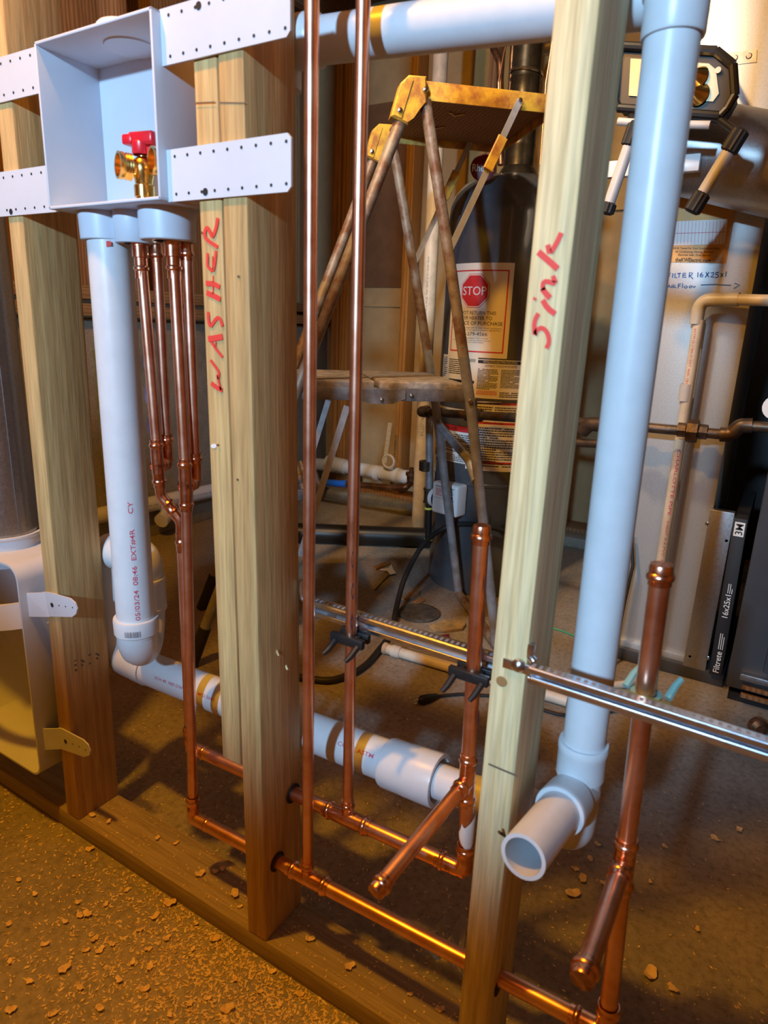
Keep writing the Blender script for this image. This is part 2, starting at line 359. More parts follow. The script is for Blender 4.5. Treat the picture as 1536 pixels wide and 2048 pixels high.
# handwriting in red marker, traced onto the stud faces
def trace(parent, name, strokes, y, x0, y0, sc, m_='marker_red', w0=1.0):
    mb = MB()
    for pts, w in strokes:
        P = [U(x0+a*sc, y0+b*sc, y=y) for a, b in pts]
        if len(P) > 2: P = [P[0]]+[q for i in range(1, len(P)-1) for q in (P[i].lerp(P[i-1], .25), P[i].lerp(P[i+1], .25))]+[P[-1]]
        ww = w if isinstance(w, (list, tuple)) else None
        mb.ribbon(P, w*sc*0.00078*w0, (0, -1, 0))
    return mb.build(name, m_, parent, smooth=False)
HER = [(((360, 160), (330, 350), (290, 470), (245, 560), (190, 420), (140, 350), (95, 420), (90, 540), (150, 620), (360, 760)), 62),
       (((150, 880), (148, 1100), (150, 1150), (260, 1270), (300, 1100), (325, 830)), 52), (((255, 940), (255, 1220)), 22),
       (((115, 1500), (280, 1510), (400, 1580)), 80), (((130, 1690), (300, 1770), (415, 1830)), 85), (((265, 1340), (265, 1480)), 20), (((265, 1560), (262, 1720)), 22)]
trace(sb, 'marker_lettering', HER, -.0000, 400, 420, .09766)
WAS = [(((165, 240), (165, 400), (205, 560), (290, 430), (360, 350), (420, 400), (455, 540)), 60),
       (((165, 800), (310, 780), (455, 750)), 95), (((230, 860), (320, 1000), (460, 1170)), 50), (((320, 850), (315, 960)), 24),
       (((210, 1230), (300, 1350), (390, 1480), (375, 1570), (370, 1620)), 52), (((345, 1530), (385, 1700), (430, 1850)), 42), (((225, 1700), (330, 1790), (455, 1850)), 80)]
trace(sb, 'marker_lettering', WAS, -.0000, 400, 600, .09766)
SNK = [(((605, 185), (530, 350), (430, 505), (405, 360)), 44), (((265, 465), (400, 580), (550, 715)), 52),
       (((480, 815), (530, 940), (420, 900), (345, 900), (330, 960), (340, 1030)), 40), (((325, 1000), (380, 1080), (440, 1140)), 50),
       (((205, 1170), (225, 1135)), 34), (((330, 1170), (400, 1290), (515, 1375)), 48),
       (((270, 1365), (220, 1450), (205, 1560), (215, 1700), (240, 1610), (320, 1570), (400, 1640), (430, 1780), (385, 1880)), 40)]
trace(ss, 'marker_lettering', SNK, -.0006, 1040, 440, .1367)
# pencil layout marks
trace(sb, 'pencil_mark', [(((386, 206), (430, 204)), 1.6), (((438, 205), (489, 206)), 1.6)], -.0006, 0, 0, 1, 'pencil')
trace(ss, 'pencil_mark', [(((977, 1528), (1005, 1540), (1036, 1553)), 3)], -.0006, 0, 0, 1, 'pencil')
mb = MB()
for a, b in (((52, 515), (115, 595)), ((112, 520), (68, 605)), ((68, 605), (120, 612)), ((120, 612), (158, 628))):
    mb.ribbon([U(*a, x=-.3165), U(*b, x=-.3165)], .0012, (1, 0, 0))
mb.build('pencil_mark', 'pencil', sl, smooth=False)
mb = MB()
for k in range(9):
    for j in range(4):
        if random.random() < .75:
            a = (140+j*15+k*1.2, 1268+k*9-j*2); mb.ribbon([U(*a, x=-.3255), U(a[0]+random.uniform(2, 9), a[1]+random.uniform(-3, 4), x=-.3255)], .0035, (1, 0, 0))
mb.build('grade_stamp', 'pencil', sl, smooth=False)
def nail(px, py, y, parent, r=.004):
    p = U(px, py, y=y); MB().lathe(p, (0, -1, 0), [(0, r*.9), (.0006, r), (.0014, r*.8), (.0018, 0)], 14).build('nail_head', 'steel', parent)
for px, py in ((403, 465), (478, 553), (476, 959), (436, 890)): nail(px, py, .0, sb, .0018)
mb = MB(); q = U(1003, 1363, y=-.0004); mb.lathe(q, (0, -1, 0), [(0, .0062), (.0005, .0055), (.0005, 0)], 16); mb.build('knot', mat('knot_brown', (0.30, 0.17, 0.06), .7), ss)
mb = MB(); mb.tube([U(1010, 1672, y=.001), U(998, 1664, y=-.014)], .0018, 8); mb.build('nail', 'black_iron', ss)
for px, py, l in ((553, 1300, 10), (571, 1330, 8), (170, 1370, 0)):
    if l: MB().tube([U(px, py, x=.1305), U(px+l*.4, py+l, x=.134), U(px+l, py+l*1.1, x=.131)], .0016, 6).build('splinter', 'chip_wood', sw)
P = [U(428+6*math.cos(k*.785), 892+4.5*math.sin(k*.785), y=.0012) for k in range(8)]; MB().prism(P, (0, -.0006, 0)).build('putty_dab', 'paper', sb, smooth=False)
# ================================================================== WASHER OUTLET BOX
X0, X1, Z0, Z1, YF, YB = -.2235, .0005, 1.104, 1.303, -.016, .080
bx = thing('washer_outlet_box', (-.11, .03, Z0), 'white plastic washing machine outlet box with brass valves, strapped across two studs', 'outlet box')
T = .004
mb = MB()
mb.box(((X0+X1)/2, YB-T/2, (Z0+Z1)/2), (X1-X0, T, Z1-Z0))
mb.box((X0+T/2, (YF+YB)/2, (Z0+Z1)/2), (T, YB-YF, Z1-Z0), bevel=.0012); mb.box((X1-T/2, (YF+YB)/2, (Z0+Z1)/2), (T, YB-YF, Z1-Z0), bevel=.0012)
mb.box(((X0+X1)/2, (YF+YB)/2, Z1-T/2), (X1-X0, YB-YF, T), bevel=.0012); mb.box(((X0+X1)/2, (YF+YB)/2, Z0+T/2), (X1-X0, YB-YF, T), bevel=.0012)
mb.build('shell', 'box_white', bx)
MB().lathe((-.11, .045, Z1-T-.0018), (0, 0, 1), [(0, .0), (0, .033), (.0018, .034)], 32).build('knockout', 'box_white', bx)
MB().lathe((-.115, .04, Z1-.001), (0, 0, 1), [(0, .034), (.016, .034), (.018, .032), (.018, 0)], 32).build('top_hub', 'box_white', bx)
def strap(x0, x1, z0, z1, big, edge):
    mb = MB(); y = -.0035; r = .005
    pts = [(x0, z0), (x1-r if edge else x1, z0)] + ([(x1, z0+r), (x1, z1-r), (x1-r, z1)] if edge else [(x1, z1)]) + [(x0, z1)]
    mb.prism([(a, y, b) for a, b in pts], (0, .003, 0))
    o = mb.build('nailing_strap', 'box_white', bx)
    h = MB(); n = 9
    for row in (z0+.008, z1-.008):
        for i in range(n):
            a = lerp(x0, x1, (i+.7)/n); h.lathe((a, y-.0002, row), (0, -1, 0), [(0, .0018), (.0002, .0018)], 12, cap=(False, True))
    h.build('small_nail_holes', 'print_black', o)['kind'] = 'stuff'
    for a, b in big: MB().lathe((a, y-.0002, b), (0, -1, 0), [(0, .0042), (.0003, .0042)], 18, cap=(False, True)).build('nail_hole', 'print_black', o, smooth=False)
strap(X1-.001, .190, 1.2475, 1.3040, [(.062, 1.2965)], True)
strap(X1-.001, .191, 1.1030, 1.1600, [(.063, 1.1105)], True)
strap(-.43, X0+.001, 1.2500, 1.3040, [], False)
strap(-.43, X0+.001, 1.1030, 1.1625, [(-.335, 1.1085)], False)
def hub(px, r, zb, y=.035):
    c = U(px, 440, y=y); c.z = Z0+.001
    return c, MB().lathe(c, (0, 0, -1), [(0, r*1.02), (.005, r*1.03), (zb, r), (zb+.0012, r*.97), (zb+.0012, r*.55)], 36).build('hub', 'box_white', bx)
hub(211, .0345, .036); c1, _ = hub(267, .0262, .040, .040); c2, _ = hub(335, .036, .039, .040)
# print on the back of the box
pr_ = MB()
def boxback(u, v): return Vector((lerp(-.075, -.004, u), YB-T-.0004, lerp(1.118, 1.205, v)))
for row, n in ((.97, 4), (.93, 4), (.89, 4), (.82, 4), (.78, 3), (.74, 4), (.62, 4), (.57, 3)):
    for i in range(n):
        u = .42+i*.14+random.uniform(0, .02); pr_.quad([boxback(u, row), boxback(u+.12, row), boxback(u+.12, row+.02), boxback(u, row+.02)])
pr_.quad([boxback(.36, .55), boxback(.364, .55), boxback(.364, 1), boxback(.36, 1)])
pr_.build('printed_text', 'print_grey', bx, smooth=False)
pr_ = MB(); put_text(pr_, 'tapa de', boxback, .55, .98, .22, .29, .01); put_text(pr_, 'protection', boxback, .5, 1.0, .05, .11, .01)
pr_.build('printed_text', 'print_black', bx, smooth=False)
# valves
def valve(x, y, red):
    z0 = Z0+T
    v = MB(); p = Vector((x, y, z0))
    v.lathe(p, (0, 0, 1), [(0, .0125), (.010, .0125), (.0102, .0115), (.013, .0115), (.0132, .0135), (.027, .0135), (.029, .0115), (.035, .0125), (.043, .0150), (.051, .0150), (.058, .0120), (.062, .0065), (.072, .0065), (.072, 0)], 24)
    d = Vector((-.42, -1, .03)).normalized()
    v.lathe(p+Vector((0, 0, .047)), d, [(0, .010), (.014, .0105), (.016, .0155), (.0165, .0168), (.019, .0155), (.0195, .0168), (.022, .0155), (.0225, .0168), (.0255, .0155), (.0275, .0168), (.033, .0168), (.033, .0138), (.016, .0125), (.014, 0)], 28)
    body = v.build('valve_body', 'brass', bx)
    MB().lathe(p+Vector((0, 0, -.001)), (0, 0, 1), [(0, .0142), (.009, .0142), (.011, .012)], 6).build('valve_nut', 'brass', body, angle=20)
    if red:
        q = p+Vector((0, 0, .064)); h = MB()
        h.lathe(q, (0, 0, 1), [(0, .0125), (.002, .0135), (.014, .0135), (.016, .012), (.016, 0)], 20)
        h.box(q+Vector((.006, -.002, .0185)), (.040, .017, .0165), R=Matrix.Rotation(.18, 3, 'Z'), bevel=.004, seg=3)
        h.box(q+Vector((-.014, -.005, .0175)), (.016, .022, .013), R=Matrix.Rotation(.18, 3, 'Z'), bevel=.003, seg=2)
        h.box(q+Vector((.017, .0, .002)), (.006, .012, .014), bevel=.002)
        h.build('valve_handle', 'red_plastic', bx)
vx = U(275, 395, z=Z0+.008); valve(-.0965, .042, True); valve(-.0325, .042, False)

# ================================================================== COPPER WATER LINES
R12, R34 = .0080, .0107
def pend(mb, p, d, r, L=.024):            # one press-fitting socket: p = open end, d points into the fitting
    mb.lathe(p, d, [(-.0005, r*1.01), (-.0005, r*1.13), (.0045, r*1.13), (.0058, r*1.25), (.0085, r*1.33), (.0112, r*1.25), (.0125, r*1.13), (.016, r*1.12), (L, r*1.12)], 24)
def pipe(parent, a, b, r, m_='copper', name='pipe', stains=()):
    a, b = Vector(a), Vector(b); o = MB().tube(sub(a, b, 6), r, 24).build(name, m_, parent)
    return o
def elbow(parent, pa, p, pb, r, leg=.030, m_='copper_fit'):
    pa, p, pb = Vector(pa), Vector(p), Vector(pb); da = (pa-p).normalized(); db = (pb-p).normalized()
    ang = da.angle(db); l = leg if ang < 2.0 else leg*.85
    mb = MB(); mb.tube(fillet([p+da*l, p, p+db*l], r*2.0, 10), r*1.12, 24)
    pend(mb, p+da*(l+.012), -da, r); pend(mb, p+db*(l+.012), -db, r)
    return mb.build('elbow', m_, parent)
def tee(parent, p, dirs, r, legs=None, m_='copper_fit', name='tee'):
    mb = MB(); p = Vector(p)
    for i, d in enumerate(dirs):
        d = Vector(d).normalized(); l = legs[i] if legs else .034; rr = r[i] if isinstance(r, (list, tuple)) else r
        mb.lathe(p-d*.004, d, [(0, rr*1.14), (l-.012, rr*1.14)], 24); pend(mb, p+d*(l+.004), -d, rr)
    mb.lathe(p-Vector(dirs[0]).normalized()*.012, dirs[0], [(0, 0), (0, r0(r)*1.15), (.024, r0(r)*1.15), (.024, 0)], 24)
    return mb.build(name, m_, parent)
def r0(r): return r[0] if isinstance(r, (list, tuple)) else r
def capend(parent, p, d, r, L=.020):      # d points away from the pipe
    p = Vector(p); d = Vector(d).normalized(); mb = MB(); s = p-d*L
    mb.lathe(s, d, [(-.0005, r), (-.0005, r*1.12), (.004, r*1.12), (.0055, r*1.30), (.008, r*1.34), (.0105, r*1.27), (.012, r*1.13), (L-.002, r*1.11), (L, r*1.0), (L, 0)], 26)
    return mb.build('end_cap', 'copper_fit', parent)
def stains(parent, a, b, n, r, seed, off=0.0, w=.0045, side=None):
    rng = random.Random(seed); a, b = Vector(a), Vector(b); ax = (b-a).normalized(); mb = MB()
    tocam = Vector(CL)-(a+b)/2; tocam -= ax*tocam.dot(ax); tocam.normalize(); sd = ax.cross(tocam)
    for i in range(n):
        c = a.lerp(b, (i+.5)/n); L = rng.uniform(.010, .015); ph = off+rng.uniform(-.08, .08); P = []; 
        for k in range(7):
            s = -1+2*k/6; P.append((s, math.cos(s*math.pi/2)))
        vs = []; fs = []
        for s, hw in P:
            for q in (-1, 1):
                an = ph+q*hw*w/r*.5; vs.append(c+ax*s*L+(tocam*math.cos(an)+sd*math.sin(an))*(r+.00025))
        for k in range(6): fs.append((2*k, 2*k+1, 2*k+3, 2*k+2))
        mb.raw(vs, fs)
    return mb.build('heat_marks', 'heat_stain', parent)
YFr, YBk = .030, .067
# --- front line
cf = thing('copper_water_line', (.2, YFr, .17), 'front copper water line threaded low through the studs, with a tall bare riser and capped riser', 'copper pipe')
eF = U(396, 1640, y=YFr); tA = U(615, 1752, y=YFr); eR = U(1212, 2066, y=YFr); 
xdir = (tA-eF).normalized(); tA = Vector((tA.x, YFr, lerp(eF.z, eR.z, (tA.x-eF.x)/(eR.x-eF.x))))
s2t = U(345, 470, y=.040); s2m = U(372, 970, y=.036); s2m.y = .036
s2top = Vector((s2t.x, .040, Z0-.040))
eF = Vector((s2m.x-.012, YFr, eF.z))
elbow(cf, s2m, eF, tA, R12*1.12); pipe(cf, eF, tA, R34)
tee(cf, tA, [(tA-eF)*-1, (tA-eF), (0, 0, 1)], [R34, R34, R12], [.030, .036, .026])
At = U(624, -30, y=YFr)
At = tA+(At-tA)*((2.44-tA.z)/(At.z-tA.z)); pipe(cf, tA, At, R12)
pipe(cf, tA, eR, R34); 
# supply 2 with its air chamber
pipe(cf, s2top, s2m+Vector((0, 0, .03)), R12); pipe(cf, s2m, eF, R12)
def adapter(parent, p, r):
    MB().lathe(p, (0, 0, -1), [(-.006, r*1.55), (.004, r*1.55), (.0045, r*1.42), (.018, r*1.42), (.019, r*1.16), (.029, r*1.16), (.031, r*1.36), (.034, r*1.36), (.036, r*1.14), (.046, r*1.14), (.046, r)], 26).build('adapter', 'copper_fit', parent)
adapter(cf, s2top, R12)
def air_chamber(parent, p, dx, dy, ztop, down):
    q = Vector((p.x+dx, p.y+dy, p.z)); d = (q-Vector(p))
    mb = MB(); zb = p.z+.030
    mb.tube(fillet([Vector(p)+d*.15, q, q+Vector((0, 0, .034))], R12*2.2, 10), R12*1.12, 22); pend(mb, q+Vector((0, 0, .044)), (0, 0, -1), R12); mb.build('elbow', 'copper_fit', parent)
    pipe(parent, q+Vector((0, 0, .03)), Vector((q.x+.0, q.y, ztop)), R12*.92)
    capend(parent, Vector((q.x, q.y, ztop+.004)), (0, 0, 1), R12*.92, .022)
tee(cf, s2m, [s2top-s2m, eF-s2m, (0, 1, 0)], R12*1.06, [.034, .034, .013])
air_chamber(cf, s2m, .000, .020, 1.0605, 0)
# capped riser with stub for the sink
dT = U(1247, 1728, y=YFr); dTop = U(1323, 1128, y=YFr); dB = Vector((eR.x, YFr, eR.z))
RD = .0100
elbow(cf, dT, dB, tA, R34)
pipe(cf, dB, dT, RD); pipe(cf, dT, dTop, RD)
dE = U(1163, 1962, y=-.125)
tee(cf, dT, [dTop-dT, dB-dT, dE-dT], RD, [.030, .030, .022]); pipe(cf, dT, dE, RD)
capend(cf, dE, dE-dT, RD); capend(cf, dTop, dTop-dT, RD)
# --- back line
cb = thing('copper_water_line', (.2, YBk, .27), 'rear copper water line with a marked riser, taped riser foot and capped stub', 'copper pipe')
eB = U(378, 1492, y=YBk); tB = U(695, 1634, y=YBk); eC = U(931, 1742, y=YBk); tB.z = lerp(eB.z, eC.z, (tB.x-eB.x)/(eC.x-eB.x)); tB.y = YBk
s1top0 = U(279, 475, y=.040); s1top = Vector((s1top0.x, .040, Z0-.040)); s1m = U(316, 930, y=.040); s1a = U(322, 992, y=.045); s1b = U(362, 1042, y=.058); 
eB = Vector((U(371, 1300, y=YBk).x, YBk, eB.z))
elbow(cb, s1b, eB, tB, R12*1.12); pipe(cb, eB, tB, R34)
tee(cb, tB, [(tB-eB)*-1, (tB-eB), (0, 0, 1)], [R34, R34, R12], [.036, .036, .026]); 
Bt = U(727, -30, y=YBk)
Bt = tB+(Bt-tB)*((2.44-tB.z)/(Bt.z-tB.z)); pipe(cb, tB, Bt, R12*.98); stains(cb, U(716, 420, y=YBk), U(702, 1270, y=YBk), 12, R12*.98, 3, off=-.15)
pipe(cb, tB, eC, R34)
pipe(cb, s1top, s1m+Vector((0, 0, .03)), R12); adapter(cb, s1top, R12); stains(cb, U(282, 560, y=.04), U(300, 880, y=.04), 5, R12, 4, off=.2, w=.004)
stains(cf, U(349, 560, y=.04), U(352, 690, y=.04), 2, R12, 5, off=.2, w=.004)
tee(cb, s1m, [s1top-s1m, s1a-s1m, (0, 1, 0)], R12*1.06, [.034, .030, .013]); air_chamber(cb, s1m, .000, .019, 1.0605, 0)
mb = MB(); mb.tube(fillet([s1m, s1a, s1b, s1b+(eB-s1b).normalized()*.05], .018, 8), R12*1.06, 22)
mid = s1a.lerp(s1b, .5); dd = (s1b-s1a).normalized()
mb.lathe(mid-dd*.012, dd, [(0, R12*1.14), (.003, R12*1.34), (.006, R12*1.14), (.014, R12*1.14), (.017, R12*1.34), (.020, R12*1.14)], 22)
pend(mb, s1b+(eB-s1b).normalized()*.042, -(eB-s1b), R12); mb.build('offset_bend', 'copper_fit', cb)
pipe(cb, s1b, eB, R12)
RC = .0092
tC = U(934, 1562, y=YBk); cTop = U(964, 1050, y=YBk)
elbow(cb, tB, eC, tC, R34*.95); pipe(cb, eC, tC, RC); pipe(cb, tC, cTop, RC); cE = U(749, 1786, y=-.105)
tee(cb, tC, [cTop-tC, eC-tC, cE-tC], RC, [.036, .030, .018]); pipe(cb, tC, cE, RC); capend(cb, cE, cE-tC, RC); capend(cb, cTop, cTop-tC, RC, .022)
stains(cb, U(962, 1130, y=YBk), U(946, 1460, y=YBk), 5, RC, 6, off=-.75, w=.003)
# paper size sticker wrapped round the riser foot
mb = MB(); a, b_ = U(936, 1632, y=YBk), U(931, 1688, y=YBk); ax = (b_-a)
tocam = (Vector(CL)-a); tocam -= ax*tocam.dot(ax)/ax.length_squared; tocam.normalize(); sd = ax.normalized().cross(tocam)
vs = []; fs = []
for k in range(13):
    an = lerp(-1.5, 1.5, k/12); o1 = a+ax*(.55*abs(an+.35)/1.9*(-1)+.30) ; o2 = b_+ax*(.25*(an))
    for q in (o1, o2): vs.append(q+(tocam*math.cos(an)-sd*math.sin(an))*(RC+.0006))
for k in range(12): fs.append((2*k, 2*k+1, 2*k+3, 2*k+2))
mb.raw(vs, fs).build('paper_sticker', 'paper', cb)

# ================================================================== GALVANISED STUB-OUT BRACKETS AND CLAMPS
def bracket(name, a, b, label, H=.020, D=.016):
    a, b = Vector(a), Vector(b); ax = (b-a).normalized(); up = Vector((0, 0, 1)); up = (up-ax*up.dot(ax)).normalized(); fw = ax.cross(up)
    if fw.y > 0: fw = -fw
    o = thing(name, a, label, 'bracket')
    def bar(off_u, off_f, hu, hf, t0=0, t1=1, nm='rail', m_='zinc'):
        P = []
        for t in (t0, t1):
            c = a.lerp(b, t)
            P += [c+up*(off_u-hu)+fw*(off_f-hf), c+up*(off_u-hu)+fw*(off_f+hf), c+up*(off_u+hu)+fw*(off_f+hf), c+up*(off_u+hu)+fw*(off_f-hf)]
        return MB().hexa(P, bevel=.0005, seg=1).build(nm, m_, o)
    bar(0, -D/2, H/2, .0010, nm='web'); bar(H/2, 0, .0010, D/2, nm='top_flange'); bar(-H/2, 0, .0010, D/2, nm='bottom_flange')
    bar(H/2-.003, D/2, .003, .0009, nm='lip'); bar(-H/2+.003, D/2, .003, .0009, nm='lip')
    n = int((b-a).length/.0075); mb = MB()
    for i in range(n):
        c = a.lerp(b, (i+.5)/n)
        mb.box(c+up*(H/2+.0011), (.0035, .006, .0006), R=ax.to_track_quat('X', 'Z').to_matrix())
        mb.box(c+fw*(-D/2+.0015), (.003, .0006, .004), R=ax.to_track_quat('X', 'Z').to_matrix())
    mb.build('slot', 'print_grey', o, smooth=False)
    return o, ax, up, fw
bL, axL, upL, fwL = bracket('pipe_bracket', (.146, .0858, .580), (.4645, .0858, .577), 'galvanised pipe bracket spanning between studs, black clamps on it')
mb = MB(); mb.tube([Vector((.139, .0845, .615)), Vector((.1375, .0845, .602)), Vector((.139, .0845, .588)), Vector((.148, .0850, .581))], .0045, 12); mb.build('bent_tab', 'zinc', bL)
bR, axR, upR, fwR = bracket('pipe_bracket', (.506, -.003, .629), (.80, -.003, .6235), 'galvanised pipe bracket screwed to the front of the fresh pale stud', H=.017, D=.012)
MB().box((.494, -.002, .6305), (.036, .002, .011), bevel=.0005).build('mounting_tab', 'zinc', bR)
p = U(1037, 1331, y=-.003); MB().lathe(p, (0, -1, 0), [(0, .0075), (.002, .0075), (.0045, .005), (.0055, 0)], 20).build('screw_head', 'steel', bR)
mb = MB(); mb.tube([U(1063, 1287, y=.004), U(1061, 1300, y=.004), U(1060, 1312, y=.004), U(1068, 1322, y=.003)], .0045, 12); mb.build('bent_tab', 'zinc', bR)
def clamp(px, py, y, m_, label, back=False, s=1.0):
    c = U(px, py, y=y); o = thing('pipe_clamp', c, label, 'clamp', None); k = 1
    mb = MB(); rr = RC if px > 900 else R12
    mb.lathe(c-Vector((0, 0, .005)), (0, 0, 1), [(0, rr+.0005), (0, rr+.006), (.010, rr+.006), (.010, rr+.0005), (0, rr+.0005)], 24)
    mb.box(c+Vector((0, -.010*s, 0)), (.052*s, .008, .013), bevel=.0012); mb.box(c+Vector((0, .009, 0)), (.046*s, .008, .013), bevel=.0012)
    mb.build('clamp_body', m_, o)
    for q in (-1, 1):
        t = MB(); e = c+Vector((q*.018*s, -.012, -.004))
        t.tube([e, e+Vector((-.003, -.012, -.010)), e+Vector((-.006, -.019, -.015))], [.0045, .004, .003], 8); t.build('release_tab', m_, o)
    return o
clamp(703, 1275, YBk, 'black_plastic', 'black plastic pipe clamp on the marked copper riser')
clamp(944, 1345, YBk, 'black_plastic', 'black plastic pipe clamp on the short capped copper riser beside the pale stud')
c = U(1291, 1392, y=YFr); o = thing('pipe_clamp', c, 'teal plastic pipe clamp holding the copper riser behind the front bracket', 'clamp')
mb = MB(); mb.lathe(c-Vector((0, 0, .004)), (0, 0, 1), [(0, RD+.0005), (0, RD+.005), (.008, RD+.005), (.008, RD+.0005), (0, RD+.0005)], 24)
mb.box(c+Vector((0, -.014, .001)), (.050, .009, .009), bevel=.001); mb.build('clamp_body', 'teal_clip', o)
for q in (-1, 1):
    e = c+Vector((q*.020, .002, .003)); MB().tube([e, e+Vector((.004, .012, .010)), e+Vector((.008, .018, .016))], [.0042, .0035, .003], 8).build('release_tab', 'teal_clip', o)

# ================================================================== PVC DRAINS
RP = .0302
def coupling(mb, p, d, r, L, lip=True):
    mb.lathe(p, d, [(0, r), (0, r*1.17), (.002, r*1.19), (.006, r*1.19), (.007, r*1.165), (L-.007, r*1.165), (L-.006, r*1.19), (L-.002, r*1.19), (L, r*1.17), (L, r)] if lip else [(0, r), (0, r*1.18), (L, r*1.16), (L, r)], 36)
def cyl_text(mb, s, a, b, r, t0, t1, ang, half, bold=0.0, flip=1):
    a, b = Vector(a), Vector(b); ax = b-a; n = ax.normalized(); tc = Vector(CL)-(a+b)/2; tc -= n*tc.dot(n); tc.normalize(); sd = n.cross(tc)
    def fn(u, v): return a+ax*u+(tc*math.cos(v)+sd*math.sin(v))*(r+.0004)
    put_text(mb, s, fn, t0, t1, ang+half*flip, ang-half*flip, bold)
wd = thing('washer_drain', (-.16, .05, .35), 'white PVC washer standpipe with trap and long horizontal drain pipe', 'drain pipe')
st = U(218, 462, y=.036); sbm = U(273, 1250, y=.036); st = Vector((lerp(st.x, sbm.x, .15), .036, Z0-.020)); sbm.x = lerp(sbm.x, st.x, .15)
MB().tube(sub(st, sbm, 6), RP, 40).build('standpipe', 'pvc', wd)
# trap: hub, U bend going back, riser, return elbow
d = Vector((-.68, .73, 0)).normalized(); RT = RP*1.06
mb = MB(); mb.lathe(sbm+Vector((0, 0, .016)), (0, 0, -1), [(0, RP), (0, RP*1.16), (.003, RP*1.19), (.026, RP*1.17), (.028, RP*1.10), (.032, RP*1.08)], 40)
q = sbm+Vector((0, 0, -.014)); path = [q+Vector((0, 0, .012))]; RB = .054
for k in range(13):
    an = math.pi*k/12; path.append(q+d*(RB-RB*math.cos(an))+Vector((0, 0, -RB*.85*math.sin(an))))
mb.tube(path, RT, 36); tr = path[-1]; mb.build('trap_bend', 'pvc', wd)
mb = MB(); coupling(mb, tr-Vector((0, 0, .005)), (0, 0, 1), RP, .062); mb.build('trap_union', 'pvc', wd)
YD = .124
h0 = U(300, 1338, y=YD); h1 = U(835, 1545, y=YD); ha = Vector((-.345, YD+.005, .545))
mb = MB(); mb.tube(fillet([tr+Vector((0, 0, .04)), Vector((tr.x, tr.y, .560)), Vector((-.30, YD, .552))], .05, 10), RT, 36); mb.build('trap_arm', 'pvc', wd)
mb = MB(); mb.tube(fillet([Vector((-.29, YD, .552)), Vector((-.362, YD+.006, .545)), Vector((-.362, YD+.006, .40))], .045, 10), RT*1.08, 36); mb.build('return_bend', 'pvc', wd)
RD3 = RP
mb = MB(); mb.tube(fillet([Vector((-.362, YD+.006, .42)), Vector((-.362, YD+.006, h0.z-.003)), h0], .055, 10), RT, 36); mb.build('sweep_elbow', 'pvc', wd)
MB().tube(sub(h0, h1, 8), RD3, 40).build('drain_pipe', 'pvc', wd)
cs = U(775, 1524, y=YD); ce2 = U(880, 1562, y=YD)
mb = MB(); L = (ce2-cs).length; mb.lathe(cs, ce2-cs, [(0, RD3), (0, RD3*1.16), (.004, RD3*1.21), (L*.4, RD3*1.22), (L*.45, RD3*1.24), (L-.002, RD3*1.27), (L, RD3*1.25), (L, RD3*1.05), (L-.012, RD3*.8)], 40); mb.build('coupling', 'pvc', wd)
MB().tube([cs.lerp(ce2, .5), U(925, 1580, y=.118), Vector((.512, .1165, .371))], .0245, 36).build('branch_pipe', 'pvc', wd)
def ptext(parent, name, m_, s, a, b, r, t0, t1, ang, half, bold=0.0):
    pt = MB(); cyl_text(pt, s, a, b, r, t0, t1, ang, half, bold); return pt.build(name, m_, parent, smooth=False)
ptext(wd, 'red_print', 'print_red', '05/03/24  08:46  EXT#4R      CY', sbm, st, RP, .035, .36, .10, .13, .006)
for s_, t0_, t1_, an_, hf_ in (('SCH 40  NSF-DWV', .085, .22, .35, .085), ("M'D 2665", .275, .345, .30, .085), ('CODE ASTM', .785, .895, .05, .10), ('Commer-G', .63, .71, .45, .06)):
    ptext(wd, 'red_print', 'print_red', s_, h0, h1, RD3, t0_, t1_, an_, hf_, .004)
pt = MB(); a = U(213, 478, y=.005); 
for k in range(7):
    q = UP(206+k*2.3, 482, st+Vector((.02, -.022, 0)), (.35, -.94, 0)); q2 = UP(207+k*2.3, 494-abs(k-3), st+Vector((.02, -.022, 0)), (.35, -.94, 0))
    pt.ribbon([q, q2], .0022, (.35, -.94, 0))
pt.build('marker_scribble', 'marker_red', wd, smooth=False)
pt = MB(); rr = RP*1.178+.0004; tc = (Vector(CL)-sbm); tc.z = 0; tc.normalize(); sd = Vector((-tc.y, tc.x, 0)); a0 = -.25
for k in range(22):
    w_ = random.choice((.010, .018, .026)); an = a0+k*.032-.30
    P = lambda an, z: sbm+Vector((0, 0, z))+(tc*math.cos(an)+sd*math.sin(an))*rr
    pt.quad([P(an, -.006), P(an+w_, -.006), P(an+w_, .004), P(an, .004)])
pt.build('barcode', 'print_grey', wd, smooth=False)

# sink drain / vent stack
sd_ = thing('sink_drain', (.525, .2, .3), 'white PVC sink drain stack with open stub towards the room and vent pipe overhead', 'drain pipe')
YS = .100
vb = U(1166, 1500, y=YS); vt = U(1349, 40, y=YS); RS = .0243
MB().tube(sub(vb, vt+(vt-vb).normalized()*.04, 6), RS, 40).build('stack_pipe', 'pvc', sd_)
ax = (vt-vb).normalized()
tp = U(1130, 1580, y=YS); te = vb-ax*.075
mb = MB(); mb.lathe(vb+ax*.012, -ax, [(0, RS), (0, RS*1.15), (.003, RS*1.20), (.010, RS*1.20), (.012, RS*1.17), (.044, RS*1.16), (.046, RS*1.06), (.100, RS*1.06)], 40)
ob = U(1046, 1714, y=-.062); hubp = vb-ax*.052; 
sdv = (ob-hubp).normalized()
mb.tube([hubp+Vector((0, .0, -.0)), hubp+sdv*.04], RS*1.10, 36); mb.lathe(hubp+sdv*.028, sdv, [(0, RS*1.02), (.002, RS*1.16), (.030, RS*1.20), (.034, RS*1.20), (.036, RS*1.17), (.036, RS*.98)], 40)
